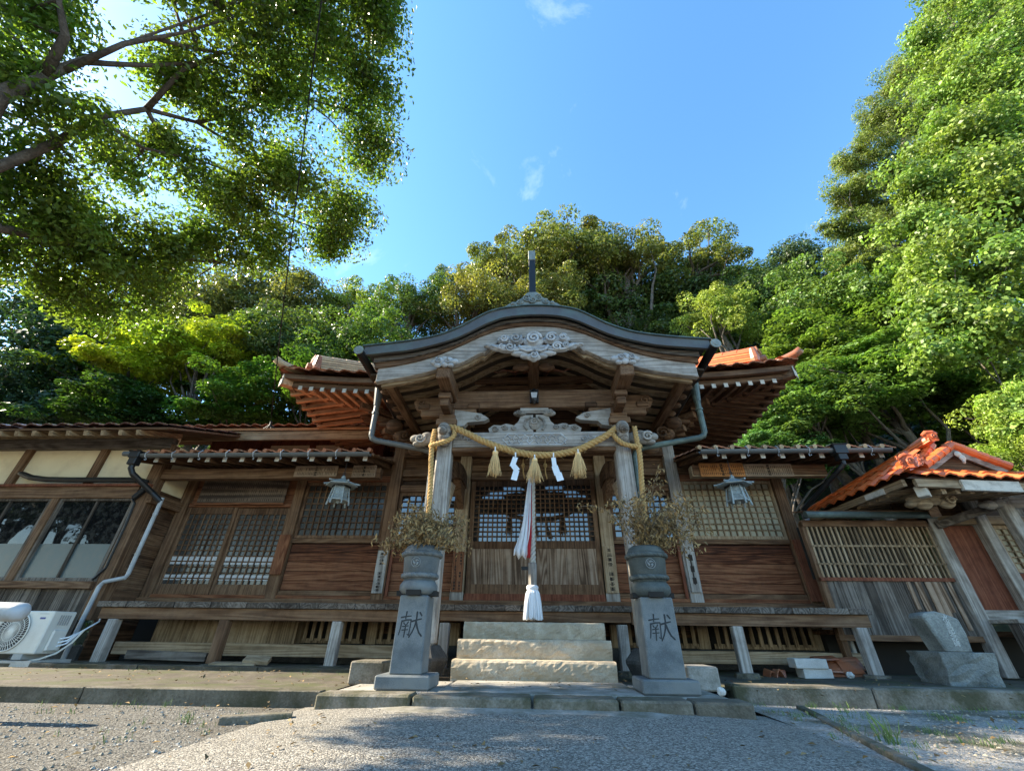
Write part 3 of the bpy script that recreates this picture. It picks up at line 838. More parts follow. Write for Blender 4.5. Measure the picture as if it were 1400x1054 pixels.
# rafters: front ones run in depth with white ends, side ones run across
k = 0
for s in (-1, 1):
    x = 2.62
    while x < EX - .30:
        zt = EZ + eave_rise(x) - .235
        inner = 7.75 if x < 2.5 else EY + .2 + (7.75 - EY) * max(0.12, (EX - x) / (EX - 2.45) * 0.97)
        dz = (inner - EY) * .14
        ro = MB().beam((s * x, EY + .13, zt - .03), (s * x, inner, zt - .03 + dz), .062, .075).build('rafter', M['rafter'] if s < 0 else M['brown_y'], mroof)  # left side takes the sunlit-coloured wood, right side the plain brown
        MB().box(s * x - .033, s * x + .033, EY + .122, EY + .129, zt - .068, zt + .008).build('painted_end', M['white'], ro)
        x += .2
    y = EY + .34
    while y < EY + 2 * run - .4:
        rr = eave_rise((run - (y - EY)) / run * 4.4)
        zt = EZ + rr - .235
        t = min(1.0, min(y - EY, 2 * run - (y - EY)) / 1.95)
        xi = s * (EX - .2 - (EX - 2.45 - .2) * t * 0.98)
        MB().beam((s * (EX - .11), y, zt - .03), (xi, y, zt - .03 + (abs(s * (EX - .11) - xi)) * .14), .062, .075).build('rafter', M['rafter'] if s < 0 else M['brown_x'], mroof)
        y += .22
    hp = MB().beam((s * (EX - .06), EY + .06, EZ + .17 - .20), (s * 2.5, 7.72, EZ + .14), .13, .17)
    hr_ = hp.build('hip_rafter', M['rafter'] if s < 0 else M['brown_x'], mroof, bevel=.01)
    MB().obox((s * (EX - .05), EY + .05, EZ - .03), (.15, .012, .19), (0, 0, s * R(45))).build('painted_end', M['white'], hr_)
# corner bracket clusters below the eaves, carved noses
for s in (-1, 1):
    cb = MB()
    for kk, (dx, zz, ln) in enumerate(((.0, 3.72, .35), (.0, 3.90, .55), (.0, 4.06, .8))):
        cb.beam((s * 2.47, 7.1, zz), (s * 2.47, 7.1 - ln, zz), .12, .12)
        cb.beam((s * 2.47, 7.1, zz), (s * (2.47 + ln), 7.1, zz), .12, .12)
        cb.beam((s * 2.47, 7.1, zz), (s * (2.47 + ln * .8), 7.1 - ln * .8, zz), .12, .12)
        for dd in ((0, -ln), (s * ln, 0), (s * ln * .8, -ln * .8)):
            cb.obox((s * 2.47 + dd[0], 7.1 + dd[1], zz + .09), (.17, .17, .08))
    cb.build('bracket', M['brown_x'], H, bevel=.008)
    cn = MB()
    for q in range(4):
        cn.ell((s * (2.05 + .12 * q), 6.75 - .10 * q, 3.30 + .07 * (q % 2) + .09 * q), (.16, .12, .12), 10, 6)
    cn.spiral((s * 2.2, 6.45, 3.45), .12, 1.5, 0, .03, s)
    cn.build('carved_nose', M['brown_x'], H, smooth=True)

# --- lower pent roofs left and right
def lower_roof(x0, x1, tile, lean, gut0, gut1, plate1, wm, lab):
    EYL, EZL, sl = 6.06, 2.955, 0.24
    b = MB()
    n = 2
    ztop = EZL + sl * 2.6
    b.add([(x0, EYL, EZL - .03), (x1, EYL, EZL - .03), (x1, EYL + 2.6, ztop - .03), (x0, EYL + 2.6, ztop - .03),
           (x0, EYL, EZL), (x1, EYL, EZL), (x1, EYL + 2.6, ztop), (x0, EYL + 2.6, ztop)],
          [(0,1,2,3),(7,6,5,4),(0,4,5,1),(1,5,6,2),(2,6,7,3),(3,7,4,0)])
    o = b.build('lower_roof', M['brown_x'], H, label=lab)
    tile_sheet((x0, EYL - .04, EZL + .03), (1, 0, 0), (0, 1, sl), x1 - x0, 10, .245, .27, per=8).build('roof_tiles', M[tile], o)
    rb = MB(); xx = x0 + .04
    while xx < x1 - .05:
        rb.tube([(xx, EYL - .065, EZL + .045), (xx, EYL + .02, EZL + .064)], [.034, .034], 10); xx += .245
    rb.build('eave_end_tiles', M['tile_pale'] if x0 > 0 else M[tile], o, smooth=False)
    x = x0 + .12
    while x < x1 - .05:
        ra = MB().beam((x, EYL + .03, EZL - .068), (x, W + .0, EZL - .068 + sl * 1.1), .062, .07).build('rafter', M['brown_y'], o)
        MB().box(x - .034, x + .034, EYL + .016, EYL + .026, EZL - .108, EZL - .034).build('painted_end', M['white'], ra)
        x += .29
    g = MB(); N = 10
    v = []; f = []
    for xx in (gut0, gut1):
        for k in range(N + 1):
            a = math.pi + math.pi * k / N; v.append((xx, EYL - .055 + .052 * math.cos(a), EZL - .005 + .055 * math.sin(a)))
        for k in range(N + 1):
            a = 2 * math.pi - math.pi * k / N; v.append((xx, EYL - .055 + .046 * math.cos(a), EZL - .005 + .049 * math.sin(a)))
    m = 2 * N + 2
    f = [(k, (k + 1) % m, m + (k + 1) % m, m + k) for k in range(m)] + [tuple(range(m))[::-1], tuple(range(m, 2 * m))]
    g.add(v, f)
    go = g.build('gutter', M['gutter'], o, smooth=False)
    x = gut0 + .25
    while x < gut1 - .1:
        hk = MB(); hk.tube([(x, EYL - .0, EZL + .05), (x, EYL - .055, EZL + .06), (x, EYL - .112, EZL - .005), (x, EYL - .09, EZL - .06), (x, EYL - .05, EZL - .075), (x, EYL - .06, EZL - .105), (x + .01, EYL - .09, EZL - .10)], .007, 6)
        hk.build('gutter_hook', M['pipe'], o); x += .45
    # wall plate beam
    MB().box(x0 + .05, plate1, 6.53, 6.66, EZL - .235, EZL - .06).build('wall_plate', M[wm], o, bevel=.006)
    return o
lowL = lower_roof(-6.55, -2.52, 'tile_br', 0, -6.50, -2.56, -2.55, 'brown_x', 'left pent roof of glazed brown tiles')
lowR = lower_roof(2.53, 5.38, 'tile_br', 0, 2.56, 5.36, 4.68, 'tan_x', 'right pent roof of glazed brown tiles')
MB().box(2.6, 4.68, 6.51, 6.528, 2.74, 2.90).build('fascia_board', M['brown_x'], lowR)
# infill between lintel and lower roof
MB().box(-6.2, -2.55, W + .0, W + .05, 2.965, 3.35).build('transom_wall', M['brown_x'], H)
MB().box(2.55, 4.28, W + .0, W + .05, 2.965, 3.35).build('transom_wall', M['brown_x'], H)
# leader heads and downpipes
lh = MB(); lh.obox((-6.42, 6.0, 2.93), (.17, .15, .10)); lh.obox((-6.42, 6.0, 2.83), (.13, .12, .12)); lh.obox((-6.42, 6.0, 2.985), (.20, .17, .02))
lho = lh.build('leader_head', M['black'], lowL, bevel=.008)
MB().tube([(-6.66, 6.0, 2.965), (-6.48, 6.0, 2.965)], .042, 10).build('gutter_stub', M['gutter'], lowL)
dp = MB(); dp.tube([(-6.42, 6.0, 2.80), (-6.42, 6.0, 2.72), (-6.38, 6.03, 2.64), (-6.20, 6.34, 2.42), (-6.06, 6.42, 2.30)], .042, 10)
dp.build('downpipe', M['black'], H)
dp = MB(); dp.tube([(-6.06, 6.42, 2.36), (-6.06, 6.42, 1.22), (-6.08, 6.42, 1.17), (-6.36, 6.40, 1.11), (-6.40, 6.40, 1.05), (-6.42, 6.40, .12)], .029, 10)
for z in (.45, 1.5, 2.1):
    dp.tube([(-6.06 if z > 1.2 else -6.415, 6.42, z - .012), (-6.06 if z > 1.2 else -6.415, 6.42, z + .012)], .035, 10)
dp.build('downpipe', M['pipe'], H)
lh = MB(); lh.obox((4.60, 6.0, 2.93), (.19, .15, .14)); lh.obox((4.60, 6.0, 2.82), (.13, .12, .10)); lh.obox((4.60, 6.0, 3.005), (.22, .17, .02))
lh.build('leader_head', M['black'], lowR, bevel=.008)
MB().tube([(4.60, 6.0, 2.78), (4.60, 6.0, 2.72), (4.55, 6.05, 2.66), (4.28, 6.78, 2.25), (4.33, 6.86, 2.15)], .036, 10).build('downpipe', M['black'], H)
dp = MB(); dp.tube([(4.345, 6.87, 2.18), (4.345, 6.87, .10)], .034, 10)
for z in (.7, 1.45, 2.0): dp.tube([(4.345, 6.87, z - .012), (4.345, 6.87, z + .012)], .041, 10)
dp.build('downpipe', M['pipe'], H)

# ================================================================== PORCH (karahafu)
def crom(pts):
    P_ = sorted(pts)
    def f(x):
        x = abs(x)
        if x <= P_[0][0]: return P_[0][1]
        if x >= P_[-1][0]:
            (a, b_), (c_, d_) = P_[-2], P_[-1]
            return d_ + (x - c_) * (d_ - b_) / (c_ - a)
        for i in range(len(P_) - 1):
            if P_[i][0] <= x <= P_[i+1][0]:
                p0 = P_[i-1] if i else (-P_[1][0], P_[1][1]); p1, p2 = P_[i], P_[i+1]; p3 = P_[i+2] if i + 2 < len(P_) else (2*p2[0]-p1[0], 2*p2[1]-p1[1])
                t = (x - p1[0]) / (p2[0] - p1[0]); h = p2[0] - p1[0]
                m1 = (p2[1] - p0[1]) / (p2[0] - p0[0]) * h; m2 = (p3[1] - p1[1]) / (p3[0] - p1[0]) * h
                return (2*t**3-3*t*t+1)*p1[1] + (t**3-2*t*t+t)*m1 + (-2*t**3+3*t*t)*p2[1] + (t**3-t*t)*m2
    return f
CX = 0.045
ftop = crom([(0, 4.77), (.4, 4.735), (.66, 4.66), (.84, 4.55), (1.07, 4.39), (1.4, 4.235), (1.75, 4.155), (2.1, 4.105), (2.5, 4.06)])
fband = crom([(0, 4.61), (.4, 4.575), (.66, 4.475), (.86, 4.355), (1.1, 4.215), (1.4, 4.10), (1.75, 4.005), (2.1, 3.96), (2.5, 3.915)])
fbt = crom([(0, 4.53), (.4, 4.49), (.75, 4.365), (1.08, 4.18), (1.5, 3.98), (1.9, 3.865), (2.35, 3.79)])
fbb = crom([(0, 4.315), (.3, 4.30), (.51, 4.235), (.66, 4.11), (.735, 4.02), (.76, 4.045), (1.05, 3.87), (1.35, 3.775), (1.7, 3.67), (2.25, 3.565)])
frf = crom([(0, 4.36), (.4, 4.33), (.75, 4.18), (1.08, 3.98), (1.5, 3.81), (1.9, 3.71), (2.4, 3.63)])
def curve(xa, xb, n): return [xa + (xb - xa) * i / n for i in range(n + 1)]
def sl(b, xs, ft, fb_, y0, y1, dz=(0, 0)):
    return b.slab_curve([x + CX for x in xs], [ft(x) for x in xs], [fb_(x) for x in xs], y0, y1, dz)
xs = curve(-2.45, 2.45, 72)
P = sl(MB(), xs, ftop, fband, 4.70, 4.745).build('porch_roof', M['copper'], H, smooth=False, label='curved karahafu porch gable clad in dark copper')
sl(MB(), xs, lambda x: ftop(x) + .012, lambda x: ftop(x) - .03, 4.745, 8.0, (0, 0)).build('roof_sheet', M['copper'], P)
sl(MB(), curve(-2.475, 2.475, 72), lambda x: ftop(x) + .022, lambda x: ftop(x) + .004, 4.675, 4.76).build('roof_edge', M['verdigris'], P)
# dark recess and two stepped boards under the copper edge
xs = curve(-2.32, 2.32, 68)
sl(MB(), xs, lambda x: fband(x) + .01, lambda x: fbt(x) + (fband(x) - fbt(x)) * .45, 4.80, 4.86).build('stepped_board', M['char_x'], P)
sl(MB(), curve(-2.3, 2.3, 68), lambda x: fbt(x) + (fband(x) - fbt(x)) * .5, lambda x: fbt(x) - .02, 4.835, 4.90).build('stepped_board', M['brown_x'], P)
# bargeboard
sl(MB(), curve(-2.26, 2.26, 150), fbt, fbb, 4.862, 4.95).build('bargeboard', M['grey_x'], P, bevel=.008, label='broad silvered bargeboard following the curve')
sl(MB(), curve(-2.2, 2.2, 90), lambda x: fbb(x) + .05, lambda x: fbb(x) - .045, 4.955, 5.01).build('bargeboard_backing', M['tan_x'], P)
# side end boards of bargeboard stack + soffit + curved rafters
sl(MB(), curve(-2.40, 2.40, 68), lambda x: frf(x) + .13, lambda x: frf(x) + .10, 4.96, 7.3, (0, .0)).build('soffit', M['rib_shade'], P)
for i, y in enumerate([5.06 + .285 * q for q in range(8)]):
    hw = 2.28 - .0 * i
    sl(MB(), curve(-hw, hw, 64), lambda x: frf(x) + .098, lambda x: frf(x) + .035, y, y + .085).build('rafter', M['tan_x'], P)
    for s in (-1, 1):
        MB().ell((s * hw + CX, y + .042, frf(hw) + .06), (.10, .06, .05), 10, 6).build('rafter_nose', M['brown_x'], P, smooth=True)
# eave purlins along the sides
for s in (-1, 1):
    MB().beam((s * 1.27 + CX, 4.74, 3.66), (s * 1.27 + CX, 7.15, 3.66), .19, .24).build('purlin', M['brown_y'], P, bevel=.012)
    MB().beam((s * 2.12 + CX, 4.98, 3.63), (s * 2.12 + CX, 7.1, 3.63), .12, .12).build('purlin', M['brown_y'], P, bevel=.012)
    # carved cloud cap on the purlin end
    c = MB(); cx = s * 1.27 + CX
    for dx, dz, rr in ((-.15, .03, .06), (-.06, .055, .07), (.04, .05, .075), (.13, .02, .06), (-.02, -.015, .06), (.08, -.03, .05), (-.1, -.03, .045), (.0, .08, .05)):
        c.ell((cx + dx * s, 4.72, 3.76 + dz), (rr * 1.1, .035, rr * .75), 12, 6)
    c.spiral((cx - .06 * s, 4.69, 3.80), .05, 1.3, 0, .013, s); c.spiral((cx + .07 * s, 4.69, 3.80), .05, 1.3, 2, .013, -s)
    c.build('carved_cap', M['bluecarve'], P, smooth=True)
MB().beam((CX, 5.0, 4.18), (CX, 7.15, 4.18), .17, .22).build('ridge_beam', M['brown_y'], P, bevel=.01)
MB().box(CX - .045, CX + .045, 5.03, 5.045, 4.06, 4.14).build('paper_charm', M['straw'], P)
for s in (-1, 1):
    c = MB(); c.ell((CX + s * .18, 5.30, 4.06), (.12, .06, .07), 10, 6); c.ell((CX + s * .27, 5.30, 4.05), (.06, .05, .05), 10, 6)
    c.build('bracket_arm', M['brown_x'], P, smooth=True)

# cloud carving under the peak
c = MB(); yb = 4.80
def cell(x, z, rx, rz, ry=.05, yy=yb): c.ell((CX + x, yy, z), (rx, ry, rz), 14, 8)
for s in (-1, 1):
    for x, z, rx, rz in ((.27, 4.20, .14, .085), (.43, 4.205, .11, .06), (.14, 4.05, .18, .05), (.33, 4.035, .20, .06), (.48, 4.06, .15, .05), (.58, 4.09, .12, .035), (.20, 3.96, .13, .04), (.66, 4.10, .07, .022), (.12, 3.91, .08, .035)):
        cell(s * x, z, rx, rz)
    for x, z, rr, tr in ((.26, 4.205, .085, .022), (.43, 4.205, .06, .018), (.34, 4.04, .075, .02), (.46, 4.06, .05, .016)):
        c.spiral((CX + s * x, yb - .055, z), rr, 1.7, 0.5, tr, s)
    c.tube([(CX + s * q[0], yb - .05, q[1]) for q in ((.02, 3.99), (.10, 3.975), (.17, 4.00), (.21, 4.07))], .022, 7)
    c.tube([(CX + s * q[0], yb - .045, q[1]) for q in ((.20, 4.0), (.32, 3.985), (.45, 4.01), (.60, 4.085))], .018, 7)
cell(0, 4.185, .16, .11, .06); cell(0, 3.90, .12, .06); cell(0, 3.86, .05, .04); cell(0, 4.02, .14, .05)
c.spiral((CX, yb - .065, 4.19), .11, 2.0, 0, .026, 1); c.spiral((CX, yb - .05, 3.90), .06, 1.5, 1, .018, -1)
c.build('cloud_carving', M['bluecarve'], P, smooth=True, label='pale carved cloud scrolls hanging under the gable peak')

# ridge ornament and dark post
c = MB()
pl = [(-.42, 4.775), (-.36, 4.83), (-.28, 4.845), (-.22, 4.90), (-.15, 4.95), (-.10, 5.03), (-.06, 5.06), (.06, 5.06), (.10, 5.03), (.15, 4.95), (.22, 4.90), (.28, 4.845), (.36, 4.83), (.42, 4.775)]
c.prism([(x + CX, z) for x, z in pl], 4.70, 4.80)
for s in (-1, 1):
    for x, z, rr in ((.09, 4.93, .075), (.20, 4.855, .05), (.30, 4.82, .032)):
        c.spiral((CX + s * x, 4.693, z), rr, 1.8, 1, .014, s)
c.spiral((CX, 4.69, 4.88), .07, 2, 0, .016, 1)
c.build('ridge_ornament', M['orn'], P, label='grey scrolled ridge ornament')
c = MB().box(CX - .052, CX + .052, 4.72, 4.80, 5.03, 5.98)
fo = c.build('ridge_post', M['black'], P, bevel=.006, label='slim dark post standing on the ridge')
MB().box(CX - .058, CX + .058, 4.714, 4.806, 5.80, 6.02).build('post_cap', M['orn'], fo, bevel=.006)
sl(MB(), curve(-.12, .12, 4), lambda x: ftop(x) + .16, lambda x: ftop(x), 4.82, 7.8).build('ridge_cap', M['copper'], P)

# porch pillars
for s in (-1, 1):
    x = s * 1.25 + (.02 if s > 0 else 0)
    pl = MB()
    pl.add(*(lambda a, c_: ([(x - a, 5.5 - a, .40), (x + a, 5.5 - a, .40), (x + a, 5.5 + a, .40), (x - a, 5.5 + a, .40), (x - c_, 5.5 - c_, 3.12), (x + c_, 5.5 - c_, 3.12), (x + c_, 5.5 + c_, 3.12), (x - c_, 5.5 + c_, 3.12)], [(0,3,2,1),(4,5,6,7),(0,1,5,4),(1,2,6,5),(2,3,7,6),(3,0,4,7)]))(.112, .105))
    po = pl.build('porch_pillar', M['grey_z'], H, bevel=.022)
    f = MB(); f.lathe([(.20, 0), (.27, .14), (.27, .17), (.17, .28), (.15, .285)], (x, 5.5, .115), 6, R(0)); f.build('pillar_base', M['dark_stone'], po, label='black hexagonal pillar base stone')
    # capital blocks and lion-like carved noses
    cap = MB()
    cap.obox((x, 5.5, 3.17), (.30, .30, .10)); cap.obox((x, 5.5, 3.26), (.24, .24, .08))
    cap.beam((x - .42, 5.5, 3.36), (x + .42, 5.5, 3.36), .13, .12); cap.beam((x, 5.1, 3.36), (x, 5.9, 3.36), .13, .12)
    for dx, dy in ((-.38, 0), (.38, 0), (0, -.34), (0, 0), (0, .34)): cap.obox((x + dx, 5.5 + dy, 3.46), (.18, .18, .085))
    cap.build('capital', M['brown_x'], po, bevel=.012)
    nz = MB()
    nz.ell((x, 5.30, 3.00), (.095, .13, .115), 14, 10); nz.ell((x, 5.22, 2.97), (.07, .08, .075), 12, 8)
    nz.tube([(x, 5.42, 2.84), (x, 5.34, 2.88), (x, 5.28, 2.95)], [.08, .09, .08], 10)
    nz.build('carved_nose', M['grey_x'], po, smooth=True, label='rounded carved beam nose facing front')
    sn = MB()
    for dx, dz, rx, rz in ((.20, 2.93, .14, .085), (.33, 2.90, .12, .07), (.44, 2.94, .09, .06), (.28, 2.98, .09, .06), (.40, 2.86, .08, .04)):
        sn.ell((x + s * dx, 5.46, dz), (rx, .07, rz), 12, 8)
    sn.spiral((x + s * .36, 5.385, 2.92), .075, 1.6, .6, .02, s)
    sn.build('carved_nose', M['carve'], po, smooth=True, label='pale cloud-shaped beam nose facing sideways')
    sb = MB()   # wing brackets
    sb.prism([(x + s*.12, 3.30), (x + s*.50, 3.42), (x + s*.55, 3.55), (x + s*.48, 3.62), (x + s*.12, 3.62)], 5.44, 5.56)
    sb.spiral((x + s * .42, 5.43, 3.52), .07, 1.5, 0, .02, s)
    sb.build('wing_bracket', M['brown_x'], po, bevel=.012)
    sb = MB()
    sb.prism([(x - s*.10, 3.40), (x - s*.50, 3.33), (x - s*.62, 3.25), (x - s*.55, 3.21), (x - s*.3, 3.19), (x - s*.25, 3.13), (x - s*.10, 3.11)], 5.43, 5.54)
    sb.spiral((x - s * .45, 5.425, 3.27), .045, 1.4, 0, .014, s)
    sb.build('wing_bracket', M['carve'], po, bevel=.012)
    # curved tie beam back to the hall with carved bracket
    tb = MB()
    pts = [(x - s * .02, 5.6 + (W - 5.7) * t, 2.50 + .32 * math.sin(t * math.pi * .5) + .05 * math.sin(t * math.pi)) for t in [i / 12 for i in range(13)]]
    for a_, b_ in zip(pts[:-1], pts[1:]): tb.beam(a_, b_, .13, .24)
    tb.build('tie_beam', M['brown_y'], H)
    kb = MB(); kb.prismx([(5.62, 2.36), (5.95, 2.40), (5.72, 2.10), (5.62, 1.96)], x - s*.07 - .04, x - s*.07 + .04); kb.build('knee_bracket', M['tan_y'], po, bevel=.01)
    kb = MB(); kb.prismx([(7.09, 2.72), (6.45, 2.78), (6.70, 2.56), (7.09, 2.34)], x - .06, x + .06); kb.build('knee_bracket', M['brown_y'], H, bevel=.01)
# lower rainbow beam, carved
RB = MB().box(-1.14, 1.18, 5.42, 5.58, 2.785, 3.02).build('rainbow_beam', M['grey_x'], H, bevel=.012)
MB().box(-1.14, 1.18, 5.405, 5.595, 2.72, 2.784).build('beam_underboard', M['brown_x'], RB, bevel=.008)
c = MB()
hx = [(-.42, 2.90), (-.34, 2.985), (.42, 2.985), (.50, 2.90), (.42, 2.815), (-.34, 2.815)]
for a_, b_ in zip(hx, hx[1:] + hx[:1]): c.tube([(a_[0], 5.415, a_[1]), (b_[0], 5.415, b_[1])], .010, 6)
for i in range(13):
    x0 = -.36 + i * .064
    za, zb = (2.825, 2.975)
    zz = [(x0, za), (x0 + .05, (za + zb) / 2 - .02), (x0 + .02, (za + zb) / 2 + .02), (x0 + .075, zb)] if i % 2 else [(x0 + .075, za), (x0 + .03, (za + zb) / 2 - .02), (x0 + .06, (za + zb) / 2 + .02), (x0, zb)]
    c.tube([(q[0], 5.416, q[1]) for q in zz], .0085, 5)
for s in (-1, 1):
    for i in range(4):
        c.spiral((.02 + s * (.72 + .1 * i), 5.418, 2.90 + .03 * (i % 2)), .05, 1.3, i, .009, s)
c.build('carved_pattern', M['bluecarve'], RB)
# frog-leg strut
c = MB()
for s in (-1, 1):
    c.prism([(CX - .0 + s * q[0], q[1]) for q in ((.02, 3.03), (.66, 3.03), (.68, 3.09), (.60, 3.15), (.50, 3.14), (.42, 3.17), (.30, 3.14), (.24, 3.20), (.20, 3.30), (.02, 3.31))][::s], 5.45, 5.54)
    for x, z, rr in ((.58, 3.085, .045), (.44, 3.11, .045), (.31, 3.10, .035)): c.spiral((CX + s * x, 5.44, z), rr, 1.6, 0, .014, s)
    c.ell((CX + s * .22, 5.45, 3.33), (.10, .05, .05), 10, 6); c.spiral((CX + s * .23, 5.40, 3.33), .04, 1.4, 0, .012, s)
    c.tube([(CX + s * q[0], 5.43, q[1]) for q in ((.11, 3.06), (.15, 3.13), (.13, 3.22), (.06, 3.27))], .018, 6)
c.ell((CX, 5.44, 3.16), (.085, .04, .10), 12, 8); c.spiral((CX, 5.40, 3.17), .06, 1.6, 0, .014, 1)
c.obox((CX, 5.5, 3.385), (.42, .16, .05)); c.obox((CX, 5.5, 3.35), (.28, .14, .04))
c.build('frog_leg_strut', M['carve'], H, label='grey carved frog-leg strut with scrolled feet')
UB = MB().box(-1.17, 1.27, 5.44, 5.56, 3.43, 3.73).build('upper_beam', M['brown_x'], H, bevel=.01)
# gutters of the porch and their verdigris downpipes
for s in (-1, 1):
    g = MB(); gx = s * 2.475 + CX
    g.tube([(gx, 4.60, 3.93), (gx, 6.9, 3.84)], .062, 12); go = g.build('porch_gutter', M['black'], P)
    e = MB(); e.tube([(gx, 4.585, 3.93), (gx, 4.60, 3.93)], [.070, .070], 16); e.tube([(gx, 4.578, 3.93), (gx, 4.586, 3.93)], [.035, .035], 12); e.build('gutter_cap', M['orn'], go)
    d = MB(); d.tube([(gx, 5.55, 3.86), (gx - s * .01, 5.55, 3.55)], [.075, .05], 12)
    d.tube([(gx - s*.01, 5.55, 3.60), (gx - s*.02, 5.55, 3.05), (gx - s * .05, 5.55, 2.99), (gx - s * .12, 5.55, 2.96), (s * 1.62, 5.60, 2.84), (s * 1.50, 5.62, 2.80), (s * 1.46, 5.62, 2.70), (s * 1.44, 5.64, 1.0), (s * 1.43, 5.64, .15)], .042, 10)
    d.tube([(gx - s*.014, 5.55, 3.40), (gx - s*.014, 5.55, 3.43)], .055, 12)
    d.build('downpipe', M['verdigris' if s > 0 else 'gutter'], P)

# ================================================================== ANNEX (left)
A = thing('annex_building', (-9.2, 6.5, 0.1), 'plastered annex with dark glazed windows at the left of the hall', 'building')
AW = 6.5; AX = -6.40
b = MB(); b.box(-13.0, AX, AW + .06, AW + .12, 2.50, 3.50); b.build('wall', M['plaster'], A, label='cream plaster upper wall')
b = MB(); b.box(AX - .04, AX + .02, AW + .07, 8.2, 2.55, 3.35); b.build('wall', M['plaster'], A)
b = MB()
z = .70
while z < 2.5:
    b.box(AX - .03, AX + .012, AW + .10, W - .02, z, z + .165); z += .17
b.box(AX - .03, AX + .010, AW + .10, W + .14, .10, .69)
b.build('side_boarding', M['brown_y'], A)
for x in (-12.4, -10.75, -9.05, -7.62):
    MB().box(x - .065, x + .065, AW - .005, AW + .07, 2.605, 3.34).build('post', M['brown_z'], A, bevel=.005)
MB().box(AX - .17, AX + .03, AW - .02, AW + .16, .62, 3.34).build('post', M['brown_z'], A, bevel=.008)
MB().box(-13, AX - .171, AW - .06, AW + .08, 2.37, 2.56).build('lintel', M['brown_x'], A, bevel=.006)
MB().box(-13, AX + .02, AW - .10, AW + .02, 2.56, 2.60).build('lintel_cap', M['rust_z'], A)
MB().box(AX + .031, AX + .12, AW - .04, W - .03, 2.30, 2.46).build('side_beam', M['brown_y'], A, bevel=.005)
MB().box(-13, AX - .0, AW - .03, AW + .10, 3.26, 3.46).build('eave_beam', M['char_x'], A, bevel=.006)
MB().box(-13, AX - .171, AW - .08, AW + .08, 1.02, 1.12).build('window_sill', M['brown_x'], A, bevel=.006)
b = MB(); x = -13.0; r = random.Random(9)
while x < AX - .2:
    w = min(r.uniform(.10, .17), AX - .18 - x); b.box(x + .003, x + w - .003, AW + r.uniform(-.01, .01), AW + .03, .30, 1.02); x += w
b.build('weatherboard', M['char_z'], A)
MB().box(-13, AX, AW + .05, AW + .2, .05, .30).build('foundation', M['dark_stone'], A)
for x0, x1 in ((-12.9, -11.3), (-11.18, -9.62), (-9.50, -8.02), (-7.88, -6.57)):
    f = MB()
    f.box(x0, x0 + .05, AW - .03, AW + .05, 1.12, 2.37); f.box(x1 - .05, x1, AW - .03, AW + .05, 1.12, 2.37)
    f.box(x0 + .05, x1 - .05, AW - .028, AW + .05, 1.12, 1.17); f.box(x0 + .05, x1 - .05, AW - .028, AW + .05, 2.33, 2.37)
    f.box((x0 + x1) / 2 - .02, (x0 + x1) / 2 + .02, AW - .02, AW + .04, 1.17, 2.33)
    o = f.build('window', M['char_z'], A, bevel=.004)
    MB().box(x0 + .05, x1 - .05, AW + .010, AW + .02, 1.17, 1.66).build('pane', M['frost'], o, label='frosted lower pane')
    MB().box(x0 + .05, x1 - .05, AW + .010, AW + .02, 1.66, 2.33).build('pane', M['pane'], o)
for x in (-7.95, -9.56):
    MB().box(x - .06, x + .06, AW - .05, AW + .05, 1.12, 2.37).build('post', M['brown_z'], A, bevel=.005)
# its eave
b = MB(); b.add([(-13.2, 5.78, 3.30), (-5.9, 5.78, 3.30), (-5.9, 9.5, 4.62), (-13.2, 9.5, 4.62), (-13.2, 5.78, 3.335), (-5.9, 5.78, 3.335), (-5.9, 9.5, 4.655), (-13.2, 9.5, 4.655)],
               [(0,1,2,3),(7,6,5,4),(0,4,5,1),(1,5,6,2),(2,6,7,3),(3,7,4,0)])
ar = b.build('roof', M['brown_x'], A)
tile_sheet((-13.2, 5.74, 3.36), (1, 0, 0), (0, 1, .355), 7.3, 14, .27, .27).build('roof_tiles', M['tile_dk'], ar)
x = -13.0
while x < -6.2:
    MB().beam((x, 5.80, 3.255), (x, 6.58, 3.53), .07, .085).build('rafter', M['tan_y'], ar); x += .30

# drooping black drain pipe across the plaster
b = MB(); b.tube([(-8.86, 6.44, 2.80), (-8.78, 6.42, 2.78), (-8.55, 6.40, 2.71), (-8.25, 6.40, 2.675), (-7.8, 6.40, 2.665), (-6.62, 6.42, 2.665), (-6.50, 6.44, 2.64), (-6.47, 6.44, 2.50), (-6.56, 6.42, 2.36)], [.03] + [.045] * 8, 10)
b.build('drain_pipe', M['black'], A, label='black pipe sagging across the plaster')
b = MB(); b.tube([(-6.60, 6.44, 2.36), (-6.52, 6.44, 2.28), (-6.50, 6.45, 1.9), (-6.49, 6.45, 1.3), (-6.6, 6.44, 1.14)], .018, 8); b.build('cable_conduit', M['black'], A)

